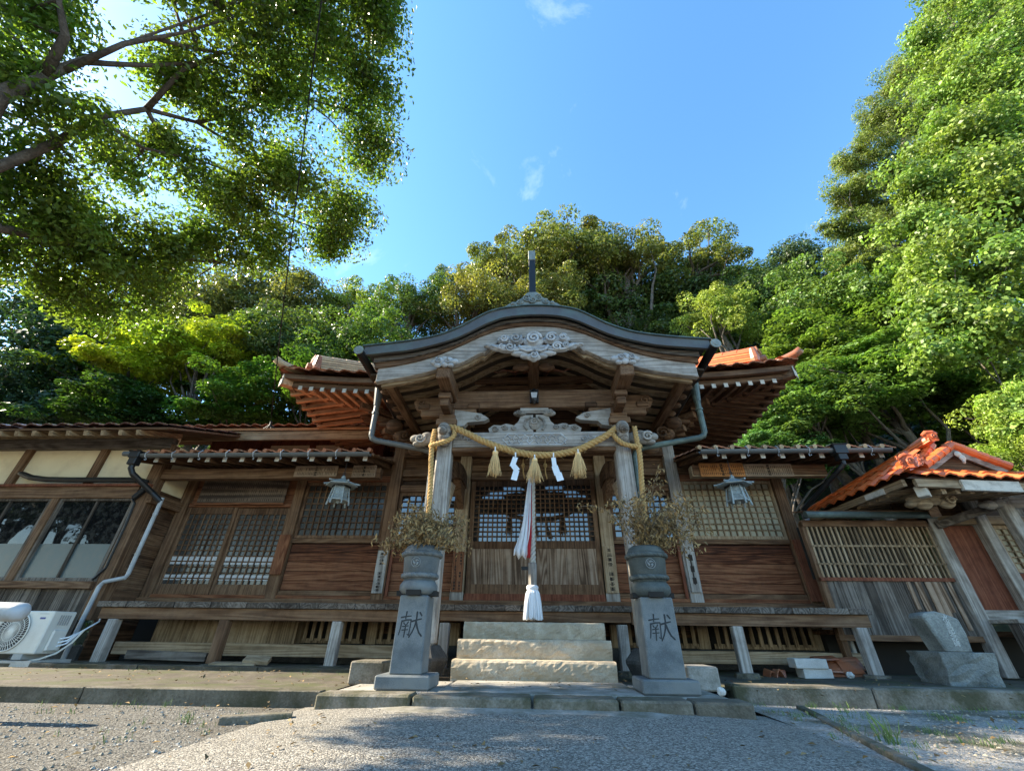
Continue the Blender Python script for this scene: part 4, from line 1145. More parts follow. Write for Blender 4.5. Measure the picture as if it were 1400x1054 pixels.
# rear link roof with red-painted wood, behind the left pent roof
L = thing('link_corridor', (-5.2, 8.6, 0.1), 'red-painted connecting corridor with a brown tile roof behind the left pent roof', 'building')
b = MB(); b.box(-7.35, -3.3, 8.4, 10.2, .2, 4.28); b.build('wall', M['rust_z'], L)
MB().box(-5.9, -5.0, 8.38, 8.396, 3.6, 4.1).build('plaster_panel', M['plaster'], L)
MB().box(-4.85, -4.2, 8.38, 8.396, 3.6, 4.1).build('plaster_panel', M['plaster'], L)
for x in (-6.2, -4.92, -3.9): MB().box(x - .06, x + .06, 8.34, 8.40, 3.3, 4.14).build('post', M['rust_z'], L)
b = MB(); b.add([(-7.4, 7.35, 4.00), (-3.2, 7.35, 4.00), (-3.2, 9.8, 4.85), (-7.4, 9.8, 4.85), (-7.4, 7.35, 4.05), (-3.2, 7.35, 4.05), (-3.2, 9.8, 4.90), (-7.4, 9.8, 4.90)],
               [(0,1,2,3),(7,6,5,4),(0,4,5,1),(1,5,6,2),(2,6,7,3),(3,7,4,0)])
lr = b.build('roof', M['rafter'], L)
tile_sheet((-7.4, 7.30, 4.08), (1, 0, 0), (0, 1, .347), 4.2, 9, .24, .27).build('roof_tiles', M['tile_br'], lr)
MB().box(-7.35, -3.25, 7.37, 7.42, 3.80, 3.985).build('fascia', M['tan_x'], lr)
MB().box(-7.3, -3.3, 7.43, 7.55, 3.88, 4.02).build('eave_beam', M['rafter'], lr)

# ================================================================== SIDE SHRINE (right)
S = thing('side_shrine', (6.0, 6.8, 0.1), 'smaller side shrine under a bright orange tile roof at the right', 'shrine')
SY = 6.5
b = MB(); x = 4.02; r = random.Random(2)
while x < 5.74:
    w = min(r.uniform(.11, .15), 5.75 - x); b.box(x + .002, x + w - .002, SY + r.uniform(-.006, .006), SY + .03, .56, 1.20); x += w
b.build('weatherboard', M['char_z'], S)
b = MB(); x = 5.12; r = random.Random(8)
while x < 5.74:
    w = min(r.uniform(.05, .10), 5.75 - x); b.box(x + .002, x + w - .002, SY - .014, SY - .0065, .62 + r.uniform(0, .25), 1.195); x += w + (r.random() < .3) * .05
b.build('lighter_board', M['pale_z'], S, label='lighter orange-brown boards over the right half of the dark weatherboard')  # second layer of boards, lighter orange-brown, over the right part
b = MB()
for i in range(26):
    x = 4.06 + 1.70 * i / 25; b.box(x - .013, x + .013, SY - .01, SY + .02, 1.24, 1.93)
for z in (1.42, 1.66): b.box(4.03, 5.78, SY - .018, SY - .011, z - .012, z + .012)
b.build('lattice', M['tan_z'], S)
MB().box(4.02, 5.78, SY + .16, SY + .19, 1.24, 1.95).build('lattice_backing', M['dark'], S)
MB().box(4.0, 5.80, SY - .025, SY + .04, 1.20, 1.245).build('mid_rail', M['rust_z'], S)
MB().box(4.0, 5.80, SY - .03, SY + .05, 1.93, 2.02).build('lintel', M['brown_x'], S, bevel=.005)
MB().box(3.98, 5.9, SY - .02, SY + .06, .49, .56).build('sill_beam', M['brown_x'], S, bevel=.005)
MB().box(5.78, 5.93, SY - .07, SY + .07, .12, 2.3).build('pillar', M['grey_z'], S, bevel=.008)
MB().box(4.0, 4.08, SY - .0, SY + .10, .12, 2.0).build('pillar', M['brown_z'], S, bevel=.008)
b = MB(); b.box(5.94, 6.20, SY + .02, SY + .05, .86, 1.95); b.box(6.204, 6.46, SY + .024, SY + .054, .86, 1.95); b.build('red_panel', M['rust_z'], S, label='plain rust-red boarded panel')
MB().box(5.93, 6.6, SY - .03, SY + .07, .74, .86).build('sill_beam', M['grey_x'], S, bevel=.006)
MB().box(5.95, 8.6, 6.10, 6.20, .58, .70).build('veranda_beam', M['tan_x'], S, bevel=.006)
MB().box(5.9, 8.6, 6.05, SY - .03, .70, .745).build('veranda_deck', M['grey_x'], S, bevel=.004)
MB().box(5.90, 6.03, 6.02 + .05, 6.20, .12, .695).build('floor_post', M['char_z'], S)
MB().box(6.45, 6.60, SY - .10, SY + .05, .10, 2.45).build('pillar', M['grey_z'], S, bevel=.01)
lattice(6.66, 7.75, 1.32, 1.95, SY + .02, 10, 7, 'tan_z', 'screen', S)
MB().box(6.61, 7.8, SY + .015, SY + .06, .87, 1.31).build('red_panel', M['rust_z'], S)
MB().box(7.76, 7.9, SY - .10, SY + .05, .10, 2.45).build('pillar', M['grey_z'], S, bevel=.01)
MB().box(5.78, 8.0, SY - .06, SY + .07, 1.96, 2.08).build('lintel', M['tan_x'], S, bevel=.006)
MB().box(5.5, 8.2, SY + .08, SY + .12, 1.9, 2.5).build('upper_wall', M['brown_x'], S)
for x in (5.86, 6.5, 7.2): MB().box(x - .05, x + .05, SY + .0, SY + .078, 2.08, 2.5).build('strut', M['tan_z'], S)
b = MB(); b.box(4.02, 8.2, SY + .2, 9.5, .56, .62); b.box(4.02, 8.2, 9.45, 9.5, .1, 2.6); b.build('back_wall', M['brown_x'], S)
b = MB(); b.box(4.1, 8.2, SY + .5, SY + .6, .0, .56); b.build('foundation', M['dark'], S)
# green copper gutter over the lattice with a small sloping board roof
b = MB(); b.tube([(3.98, 6.30, 2.06), (5.80, 6.30, 2.055)], .05, 10); b.build('gutter', M['verdigris'], S)
b = MB(); b.add([(4.0, 6.27, 2.09), (5.78, 6.27, 2.09), (5.78, 6.62, 2.16), (4.0, 6.62, 2.16), (4.0, 6.27, 2.11), (5.78, 6.27, 2.11), (5.78, 6.62, 2.18), (4.0, 6.62, 2.18)],
               [(0,1,2,3),(7,6,5,4),(0,4,5,1),(1,5,6,2),(2,6,7,3),(3,7,4,0)]); b.build('eave_board', M['brown_x'], S)
# main orange roof: left slope, front skirt, gable
ex0, ex1, ey0, ey1, ez = 4.80, 8.8, 5.35, 7.54, 2.30
gx, gy, gz = 5.60, 5.72, 2.86       # gable apex
sl_ = .70
sr = MB()
sr.add([(ex0, ey0, ez), (ex0, ey1, ez), (gx, gy, gz), (5.36, gy, 2.50)], [(0, 3, 2, 1)])
sr.add([(ex0, ey0, ez - .015), (ex1, ey0, ez - .22), (ex1, gy, 2.50), (5.36, gy, 2.50)], [(0, 1, 2, 3)])
sr.add([(gx, gy, gz), (ex0, ey1, ez), (6.9, ey1, 2.30), (6.9, gy, 2.30)], [(0, 1, 2, 3)])
so = sr.build('roof', M['brown_y'], S)
dz = (gz - ez) / (gx - ex0)
t = tile_sheet((ex0 - .06, ey0, ez + .03), (0, 1, 0), (1, 0, dz), ey1 - ey0, 6, .23, .25, lambda u, v: u > min(.42, v * .5) and (u < .57 or v < 1.06 * (1 - (u - .57) / (ey1 - ey0 - .57)) + .10))
t.build('roof_tiles', M['tile_or'], so)
t = tile_sheet((ex0 - .02, ey0 - .06, ez + .01), (1, 0, -.045), (0, .40, .23), 3.9, 2, .22, .235, lambda u, v: u > v * .95)
t.build('roof_tiles', M['tile_or'], so)
t = tile_sheet((6.84, gy + .02, 2.36), (0, 1, 0), (-1, 0, .44), ey1 - gy, 4, .23, .26); t.build('roof_tiles', M['tile_or'], so)
rg = MB(); ridge(rg, (gx, gy - .14, gz + .02), (ex0 + .02, ey1 - .02, ez + .06), .11, .06, 2, .042); rg.build('ridge', M['tile_or'], so)
rg = MB()
def roundrow(bb, p0, p1, rad, n):
    p0 = Vector(p0); p1 = Vector(p1)
    for i in range(n):
        a = p0.lerp(p1, i / n); c_ = p0.lerp(p1, (i + 1.1) / n); bb.tube([a, c_], [rad * 1.1, rad * .92], 10)
roundrow(rg, (5.32, gy - .12, 2.54), (5.84, gy - .12, 2.84), .058, 5); roundrow(rg, (6.42, gy - .12, 2.52), (5.84, gy - .12, 2.84), .058, 5)
roundrow(rg, (5.40, gy + .0, 2.62), (gx + .1, gy + .0, gz + .03), .055, 4)
rg.build('verge_tiles', M['tile_or'], so)
rg = MB(); ridge(rg, (ex0 + .10, ey0 + .10, ez + .09), (5.34, gy - .08, 2.57), .14, .10, 2, .055)
rg.build('hip_ridge', M['tile_or'], so)
og = MB()
og.obox((ex0 + .13, ey0 + .03, ez + .22), (.19, .08, .19), (0, 0, R(-35)))
for s in (-1, 1):
    for k in range(3): og.spiral((ex0 + .13 + s * (.085 + .02 * k), ey0 - .03 - s * .06, ez + .15 + .07 * k), .038, 1.5, k, .013, s)
og.spiral((ex0 + .12, ey0 - .04, ez + .22), .06, 1.8, 0, .018, 1)
og.tube([(ex0 + .03, ey0 + .03, ez + .30), (ex0 + .07, ey0 + .02, ez + .335), (ex0 + .13, ey0 + .01, ez + .35), (ex0 + .19, ey0 + .0, ez + .335), (ex0 + .23, ey0 - .01, ez + .30)], [.022, .03, .035, .03, .022], 8)
og.v = [(ex0 + .13 + (x - ex0 - .13) * .8, ey0 + (y - ey0) * .8, ez + .12 + (z - ez - .12) * .8) for x, y, z in og.v]
og.build('ridge_end_tile', M['tile_oni'], so, label='scrolled orange ridge-end tile')
og = MB()
og.obox((gx, gy - .15, gz + .08), (.13, .06, .11), (.3, 0, R(-35))); og.tube([(gx - .09, gy - .13, gz + .12), (gx - .04, gy - .15, gz + .155), (gx + .03, gy - .17, gz + .15), (gx + .07, gy - .18, gz + .12)], [.02, .032, .032, .02], 8); og.spiral((gx, gy - .195, gz + .08), .042, 1.6, 0, .013, 1)
og.build('ridge_end_tile', M['tile_oni'], so)
gb = MB(); gb.prism([(5.42, 2.46), (6.30, 2.46), (5.84, 2.76)], gy - .02, gy + .02); gb.build('gable_board', M['brown_x'], so)
gb = MB()
gb.beam((5.36, gy - .09, 2.48), (5.86, gy - .09, 2.775), .05, .085, (0, -.3, 1)); gb.beam((6.38, gy - .09, 2.46), (5.82, gy - .091, 2.775), .05, .085, (0, -.3, 1))
gb.build('bargeboard', M['grey_x'], so)
gb = MB(); gb.ell((5.85, gy - .13, 2.70), (.05, .02, .045), 10, 6); gb.ell((5.88, gy - .13, 2.645), (.045, .02, .05), 10, 6); gb.ell((5.87, gy - .13, 2.595), (.022, .018, .035), 8, 6)
gb.build('gable_pendant', M['white'], so, smooth=True, label='white-painted pendant under the little gable')
# eaves of the side shrine: fascia, rafters, carved noses
MB().beam((ex0 + .1, ey0 + .03, ez - .07), (ex1, ey0 + .03, ez - .07 - .18), .05, .10).build('fascia', M['tan_x'], so)
MB().beam((5.42, ey0 - .0, ez - .11), (6.1, ey0 - .0, ez - .14), .05, .13).build('fascia', M['white'], so, label='pale white-grey fascia board')
MB().beam((ex0 + .03, ey0 + .1, ez - .045), (ex0 + .03, ey1, ez - .045), .05, .09).build('fascia', M['tan_y'], so)
MB().beam((ex0 + .0, ey0 + .42, ez - .06), (ex0 - .02, ey0 + .75, ez - .06), .03, .07).build('painted_end', M['white'], so)
x = 5.25
while x < 6.4:
    MB().beam((x, ey0 + .08, ez - .16), (x, SY + .1, ez + .02), .055, .065).build('rafter', M['tan_y'], so); x += .17
y = ey0 + .5
while y < ey1:
    MB().beam((ex0 + .08, y, ez - .09), (5.9, y, ez + .08), .055, .065).build('rafter', M['tan_x'], so); y += .2
MB().obox((ex0 + .22, ey0 + .12, ez - .16), (.13, .12, .13), (0, 0, R(40))).build('hip_rafter_end', M['white'], so, bevel=.006)
cn = MB()
for dx, dz_, rr in ((0, 0, .12), (.14, .04, .10), (.24, .10, .07), (-.10, .03, .09), (.06, .12, .06), (.30, 0, .10), (-.16, -.02, .06)):
    cn.ell((5.16 + dx, 5.70, 2.06 + dz_), (rr, .07, rr * .72), 12, 8)
cn.spiral((5.46, 5.62, 2.08), .07, 1.5, 0, .02, 1)
cn.build('carved_nose', M['tan_x'], S, smooth=True, label='pale carved scroll bracket at the eave corner')
MB().beam((5.3, 5.75, 1.96), (5.95, SY, 2.2), .10, .13).build('bracket_arm', M['brown_x'], S)
MB().beam((5.86, SY - .06, 1.93), (6.55, 5.95, 2.16), .09, .10).build('bracket_arm', M['char_x'], S)
cn = MB()
for dx, dz_, rr in ((0, 0, .09), (.12, .02, .08), (-.08, .0, .06), (.2, .06, .06)): cn.ell((6.20 + dx, 5.9, 2.09 + dz_), (rr, .06, rr * .7), 12, 8)
cn.build('carved_nose', M['carve'], S, smooth=True)
MB().box(6.34, 6.47, 5.86, 5.99, .12, 2.3).build('porch_pillar', M['grey_z'], S, bevel=.012)
MB().box(6.47, 8.4, 5.88, 5.97, 2.05, 2.2).build('porch_beam', M['grey_x'], S, bevel=.01)
for x, y in ((4.10, 6.42), (5.86, 6.44)):
    pass

# ================================================================== ROPES
def rope_mesh(path, rad, pitch, strands=3, n=7, sub=9, core=.55):
    """twisted strands following a polyline"""
    pts = [Vector(p) for p in path]
    dense = []
    for i in range(len(pts) - 1):
        p0 = pts[max(i-1, 0)]; p1 = pts[i]; p2 = pts[i+1]; p3 = pts[min(i+2, len(pts)-1)]
        k = max(2, int((p2 - p1).length / (pitch / sub)))
        for j in range(k):
            t = j / k
            dense.append(0.5 * ((2*p1) + (-p0+p2)*t + (2*p0-5*p1+4*p2-p3)*t*t + (-p0+3*p1-3*p2+p3)*t**3))
    dense.append(pts[-1])
    b = MB(); s_ = 0; fr = []; pu = None
    for i, p in enumerate(dense):
        d = (dense[min(i+1, len(dense)-1)] - dense[max(i-1, 0)]).normalized()
        if pu is None: pu = d.orthogonal().normalized()
        u = (pu - d * pu.dot(d)).normalized(); pu = u
        if i: s_ += (p - dense[i-1]).length
        fr.append((p, u, d.cross(u), s_))
    for q in range(strands):
        st_ = []
        for p, u, w, s0 in fr:
            a = 2 * math.pi * (q / strands + s0 / pitch); st_.append(p + (u * math.cos(a) + w * math.sin(a)) * rad * core)
        b.tube(st_, rad * (1 - core) * 1.25, n)
    return b
def straw_tassel(c, h, r0, r1, n, seed, knot=True):
    b = MB(); r = random.Random(seed)
    for i in range(n):
        a = r.uniform(0, 6.283); q = math.sqrt(r.random())
        p0 = (c[0] + r0 * q * math.cos(a), c[1] + r0 * q * math.sin(a), c[2])
        k = r.uniform(.72, 1.08)
        p1 = (c[0] + r1 * .75 * q * math.cos(a), c[1] + r1 * .75 * q * math.sin(a), c[2] - h * .45 * k)
        p2 = (c[0] + r1 * q * math.cos(a) * r.uniform(.7, 1.45) + r.gauss(0, .006), c[1] + r1 * q * math.sin(a) * r.uniform(.8, 1.3), c[2] - h * k)
        b.tube([p0, p1, p2], [.0045, .0048, .0028], 4)
    return b
SH = thing('sacred_rope', (0, 5.35, 2.6), 'twisted straw rope slung between the porch pillars with tassels and paper streamers', 'rope')
yq = 5.30
main = [(-1.33, 5.36, 2.93), (-1.17, 5.33, 3.06), (-.95, yq, 2.965), (-.69, yq, 2.83), (-.45, yq, 2.735), (-.28, yq, 2.68), (-.08, yq, 2.635), (.13, yq, 2.615), (.38, yq, 2.63), (.63, yq, 2.69), (.85, yq, 2.79), (1.06, yq, 2.91), (1.20, 5.33, 3.02), (1.31, 5.36, 3.07)]
rope_mesh(main, .045, .18).build('rope', M['rope'], SH, smooth=True)
rope_mesh([(-1.12, 5.34, 3.05), (-1.10, 5.30, 2.92), (-1.16, 5.27, 2.84), (-1.27, 5.26, 2.79), (-1.40, 5.30, 2.775), (-1.44, 5.42, 2.80), (-1.42, 5.62, 2.85), (-1.26, 5.68, 2.95), (-1.10, 5.60, 3.02)], .034, .14).build('rope_loop', M['rope'], SH, smooth=True)
rope_mesh([(1.13, 5.32, 2.99), (1.16, 5.29, 2.86), (1.25, 5.27, 2.76), (1.36, 5.28, 2.73), (1.46, 5.32, 2.74), (1.50, 5.42, 2.78), (1.44, 5.62, 2.85), (1.28, 5.68, 2.95)], .034, .14).build('rope_loop', M['rope'], SH, smooth=True)
rope_mesh([(-1.40, 5.36, 3.04), (-1.405, 5.32, 2.85), (-1.40, 5.33, 2.6), (-1.375, 5.35, 2.3), (-1.36, 5.36, 2.0), (-1.35, 5.36, 1.70), (-1.33, 5.35, 1.5)], .034, .14).build('rope_tail', M['rope'], SH, smooth=True)
rope_mesh([(1.46, 5.36, 3.05), (1.45, 5.31, 2.85), (1.46, 5.32, 2.6), (1.44, 5.34, 2.3), (1.42, 5.35, 2.0), (1.41, 5.35, 1.72)], .034, .14).build('rope_tail', M['rope'], SH, smooth=True)
fz = MB(); rf_ = random.Random(21)
for i in range(420):
    t = rf_.random() * (len(main) - 1.001); j = int(t); p = Vector(main[j]).lerp(Vector(main[j+1]), t - j)
    d = Vector((rf_.gauss(0, 1), rf_.gauss(0, 1), rf_.gauss(-.2, 1))).normalized(); l_ = rf_.uniform(.012, .05)
    fz.tube([p + d * .032, p + d * (.035 + l_ * .5) + Vector((rf_.gauss(0, .012), 0, -.004)), p + d * (.034 + l_) + Vector((rf_.gauss(0, .02), 0, -.015))], [.0016, .0013, .0008], 3)
fz.build('stray_straw', M['straw'], SH)
for i, (x, zt, h) in enumerate(((-.505, 2.69, .33), (.035, 2.58, .30), (.625, 2.66, .31))):
    tt = straw_tassel((x, yq - .005, zt - .03), h, .022, .088, 150, i).build('straw_tassel', M['straw'], SH)
    k = MB(); k.tube([(x, yq, zt - .07), (x, yq, zt - .10)], .036, 12); k.lathe([(.02, 0), (.038, -.02), (.04, -.05), (.034, -.07)], (x, yq, zt - .0), 12); k.build('tassel_tie', M['straw'], tt, smooth=True)
    MB().tube([(x - .0, yq - .03, zt + .04), (x + .0, yq - .045, zt), (x, yq - .02, zt - .06)], .010, 6).build('paper_tie', M['paper'], SH)
def shide(x, z, s):
    b = MB(); y = yq - .02
    seg = [((x, z), (x - .045, z - .14), .07), ((x - .03, z - .12), (x + .03, z - .20), .075), ((x + .015, z - .19), (x - .02, z - .33), .08)]
    if s > 0: seg = [((x, z), (x + .01, z - .14), .06), ((x + .01, z - .12), (x + .045, z - .25), .085), ((x + .05, z - .22), (x + .08, z - .33), .09)]
    for i, (p, q, w) in enumerate(seg):
        b.beam((p[0], y - .006 * i, p[1]), (q[0], y - .012 - .008 * i, q[1]), w, .0025, (0, -1, .1))
    b.tube([(x, yq - .04, z + .06), (x, yq - .03, z)], .011, 6)
    return b.build('paper_streamer', M['paper'], SH)
shide(-.225, 2.58, -1); shide(.29, 2.57, 1)

BRp = thing('bell_rope', (0, 5.7, .7), 'thick twisted bell-pull rope with white cotton tassel hanging before the doors', 'bell rope')
yb2 = 5.68
rope_mesh([(.03, yb2 + .05, 3.0), (.0, yb2, 2.6), (-.005, yb2, 2.2), (-.01, yb2, 1.8), (-.012, yb2, 1.30)], .040, .17).build('rope', M['bellrope'], BRp, smooth=True)
MB().lathe([(.050, 0), (.056, .01), (.060, .26), (.054, .28)], (-.016, yb2, 1.02), 8, .4).build('wooden_sleeve', M['grey_z'], BRp)
tb = MB(); r = random.Random(5)
for i in range(150):
    a = r.uniform(0, 6.283); q = math.sqrt(r.uniform(.35, 1)); k = r.uniform(.94, 1.03)
    pr = [(.055, 0), (.082, -.05), (.10, -.16), (.118, -.33 * k)]
    tb.tube([(-.02 + rr * q * math.cos(a), yb2 + rr * q * math.sin(a), 1.0 + z_) for rr, z_ in pr], [.009, .010, .010, .008], 5)
tb.lathe([(.05, -.31), (.09, -.30), (.075, -.1), (.05, 0.0)], (-.02, yb2, 1.0), 14)
tb.build('tassel', M['tassel'], BRp)
MB().lathe([(.060, 0), (.075, .015), (.075, .04), (.062, .055)], (-.02, yb2, .985), 16).build('tassel_band', M['cloth_w'], BRp, smooth=True)
def cloth(pts, ws, m, name):
    b = MB(); v = []; f = []; n = 9
    rq = random.Random(len(pts))
    for (x, y, z), w in zip(pts, ws):
        for k in range(n):
            t = k / (n - 1) - .5; v.append((x + w * t + rq.uniform(-.06, .06) * w, y + (.03 * math.sin(k * 2.1 + z * 4) + rq.uniform(-.012, .012)) * w / .12, z + .03 * math.sin(k * 1.7) * (w / .15) + rq.uniform(-.01, .01)))
    for i in range(len(pts) - 1):
        for k in range(n - 1): a = i * n + k; f.append((a, a + 1, a + n + 1, a + n))
    b.add(v, f); o = b.build(name, m, BRp, smooth=True)
    sm = o.modifiers.new('solid', 'SOLIDIFY'); sm.thickness = .004
    return o
cloth([(-.03, yb2 - .06, 2.45), (-.06, yb2 - .07, 2.1), (-.085, yb2 - .075, 1.8), (-.12, yb2 - .08, 1.6), (-.16, yb2 - .08, 1.45), (-.165, yb2 - .08, 1.36)], [.03, .07, .10, .14, .17, .16], M['cloth_w'], 'white_cloth')
cloth([(-.02, yb2 - .045, 2.3), (-.04, yb2 - .05, 1.9), (-.055, yb2 - .055, 1.6), (-.07, yb2 - .06, 1.36)], [.02, .05, .065, .06], M['cloth_r'], 'red_cloth')
# small gilt bells / fittings behind the beam
bb_ = MB()
for dx in (-.16, 0, .16):
    bb_.tube([(dx + .03, 5.72, 2.72), (dx + .03, 5.72, 2.52), (dx + .05, 5.72, 2.42)], .010, 6); bb_.ell((dx + .03, 5.72, 2.62), (.03, .03, .04), 8, 6)
bb_.build('hanging_fitting', M['rope'], BRp, smooth=True)

# ================================================================== PEDESTALS, VASES, BRANCHES
def lettering(txt, size, loc, parent, m, vertical=False, depth=.004, name='lettering', spacing=1.0):
    bbm = None; obs = []
    chars = list(txt)
    allv = []; allf = []
    for i, ch in enumerate(chars):
        cu = bpy.data.curves.new('txt', 'FONT'); cu.body = ch; cu.size = size; cu.extrude = depth; cu.align_x = 'CENTER'
        to = bpy.data.objects.new('txt', cu); COL.objects.link(to)
        dg = bpy.context.evaluated_depsgraph_get(); me = bpy.data.meshes.new_from_object(to.evaluated_get(dg))
        n = len(allv)
        for v_ in me.vertices:
            allv.append((loc[0] + v_.co.x, loc[1] - v_.co.z, loc[2] + v_.co.y - (size * spacing * i if vertical else 0)))
        for p_ in me.polygons: allf.append(tuple(n + k for k in p_.vertices))
        bpy.data.objects.remove(to, do_unlink=True); bpy.data.curves.remove(cu); bpy.data.meshes.remove(me)
    b = MB(); b.v = allv; b.f = allf
    return b.build(name, m, parent)
def pedestal(x, y, w0, w1, lab, z0=.115, mat='blue_stone'):
    p = thing('stone_pedestal', (x, y, z0), lab, 'pedestal', 'engraved stone pedestals beside the steps')
    MB().box(x - .23, x + .23, y - .21, y + .21, z0, z0 + .10).build('base', M[mat], p, bevel=.012)
    b = MB(); z1, z2 = z0 + .10, z0 + .70
    b.add([(x-w0, y-w0, z1), (x+w0, y-w0, z1), (x+w0, y+w0, z1), (x-w0, y+w0, z1), (x-w1, y-w1, z2), (x+w1, y-w1, z2), (x+w1, y+w1, z2), (x-w1, y+w1, z2)],
          [(0,3,2,1),(4,5,6,7),(0,1,5,4),(1,2,6,5),(2,3,7,6),(3,0,4,7)])
    s = b.build('shaft', M[mat], p, bevel=.010)
    e = MB()
    fy = lambda zz: y - w0 + (w0 - w1) * (zz - z1) / .60 - .001
    S0 = .21; ox, oz = x - .5 * S0, z0 + .36
    for st_, wd in (([(.06,.76),(.26,.80),(.50,.82)], .05), ([(.28,.98),(.27,.86),(.25,.70)], .05), ([(.11,.64),(.09,.40),(.03,.12)], .05), ([(.11,.62),(.30,.67),(.50,.68),(.49,.40),(.46,.12),(.38,.16)], .05),
                    ([(.20,.57),(.24,.50)], .045), ([(.39,.60),(.33,.50)], .045), ([(.16,.43),(.42,.46)], .04), ([(.15,.30),(.42,.32)], .04), ([(.29,.50),(.28,.26),(.26,.04)], .05),
                    ([(.54,.62),(.72,.67),(.95,.72)], .06), ([(.73,.97),(.73,.75),(.68,.45),(.60,.24),(.47,.03)], .06), ([(.72,.62),(.79,.40),(.88,.22),(1.02,.08)], .07), ([(.85,.95),(.95,.82)], .06)):
        n_ = len(st_)
        for (xa, za), (xb, zb), k in zip(st_[:-1], st_[1:], range(n_)):
            pa = (ox + xa * S0, fy(oz + za * S0), oz + za * S0); pb = (ox + xb * S0, fy(oz + zb * S0), oz + zb * S0)
            e.beam(pa, pb, wd * S0 * (1.15 - .5 * k / n_), .003, (0, -1, 0), wd * S0 * (1.15 - .5 * (k + 1) / n_))
            e.ell(pa, (wd * S0 * .56, .002, wd * S0 * .56), 8, 4)
    e.build('lettering', M['engrave'], s)
    return p
P1 = pedestal(-1.10, 4.30, .138, .130, 'blue-grey stone pedestal engraved 献, left of the steps, under the bushy dried branches')
P2 = pedestal(1.09, 4.32, .150, .143, 'blue-grey stone pedestal engraved 献, right of the steps, under the sparse drooping branches')
def vase(x, y, lab, mat, z0=.818):
    v = thing('stone_vase', (x, y, z0), lab, 'vase', 'stone vases on the pedestals')
    n = 32
    b = MB(); b.lathe([(.125, .0), (.155, .015), (.178, .045), (.178, .085), (.158, .115), (.15, .125)], (x, y, z0), n)
    # dark blocks on the foot give the shade of arch notches by colour
    f = b.build('foot', M[mat], v, smooth=True)
    nb = MB()
    for a in (-90, 0, 180, 90):
        c_, s_ = math.cos(R(a)), math.sin(R(a))
        nb.obox((x + c_ * .150, y + s_ * .150, z0 + .017), (.075, .13, .042), (0, 0, R(a)))
    nb.build('notch_shade', M['dark'], f)
    b = MB(); b.lathe([(.150, .125), (.152, .15), (.160, .16), (.178, .375), (.18, .39), (.165, .41), (.155, .43), (.13, .445), (.125, .44), (.115, .40), (.1, .39)], (x, y, z0), n)
    b.build('body', M[mat], v, smooth=True)
    for zz, rr in ((.165, .160), (.355, .180)):
        ring = [(x + rr * math.cos(2*math.pi*i/40), y + rr * math.sin(2*math.pi*i/40), z0 + zz) for i in range(41)]
        rope_mesh(ring, .021, .10, 3, 6, 6, .35).build('rope_band', M[mat], v, smooth=True)
    # three-comma emblem in relief on the front
    e = MB(); cy = y - .172; cz = z0 + .272
    ring = [(x - .01 + .042 * math.cos(a), cy - .004 + .001, cz + .042 * math.sin(a)) for a in [2*math.pi*i/28 for i in range(29)]]
    e.tube(ring, .0035, 6)
    for k in range(3):
        a0 = R(90 + 120 * k)
        e.ell((x - .01 + .0165 * math.cos(a0), cy - .001, cz + .0165 * math.sin(a0)), (.0115, .004, .0115), 12, 6)
        tail = [(a0 - t * 1.75, .018 + .016 * t) for t in [i / 8 for i in range(9)]]
        e.tube([(x - .01 + q * math.cos(a), cy - .001, cz + q * math.sin(a)) for a, q in tail], [.0085 * (1 - i / 8) + .001 for i in range(9)], 7)
    e.build('emblem', M['emblem'], v, smooth=True)
    return v
vase(-1.10, 4.30, 'light grey stone vase with three-comma emblem on the left pedestal', 'blue_stone')
vase(1.09, 4.32, 'darker green-grey stone vase with three-comma emblem on the right pedestal', 'vase_stone', .818)

def leafquads(name, pts, nrm, size, m, parent=None, aspect=.5, seed=0, updir=None, curl=.12):
    rs = np.random.RandomState(seed); n = len(pts)
    nrm = nrm / (np.linalg.norm(nrm, axis=1, keepdims=True) + 1e-9)
    t = rs.normal(size=(n, 3)) if updir is None else updir + rs.normal(size=(n, 3)) * .25
    t -= nrm * (t * nrm).sum(1, keepdims=True); t /= (np.linalg.norm(t, axis=1, keepdims=True) + 1e-9)
    bb = np.cross(nrm, t); s = np.asarray(size).reshape(-1, 1) * np.ones((n, 1))
    v = np.empty((n, 4, 3), np.float32)
    v[:, 0] = pts - t * s * .5; v[:, 1] = pts + bb * s * aspect * .5 + nrm * s * curl - t * s * .05
    v[:, 2] = pts + t * s * .5; v[:, 3] = pts - bb * s * aspect * .5 + nrm * s * curl - t * s * .05
    off = np.array(wloc(parent)) if parent is not None else np.zeros(3)
    v = (v.reshape(-1, 3) - off).astype(np.float32)
    me = bpy.data.meshes.new(name)
    me.vertices.add(4 * n); me.vertices.foreach_set('co', v.ravel())
    me.loops.add(4 * n); me.loops.foreach_set('vertex_index', np.arange(4 * n, dtype=np.int32))
    me.polygons.add(n); me.polygons.foreach_set('loop_start', np.arange(0, 4 * n, 4, dtype=np.int32)); me.polygons.foreach_set('loop_total', np.full(n, 4, np.int32))
    me.update(calc_edges=True); me.validate()
    o = bpy.data.objects.new(name, me); COL.objects.link(o); me.materials.append(m)
    if parent is not None: o.parent = parent
    return o
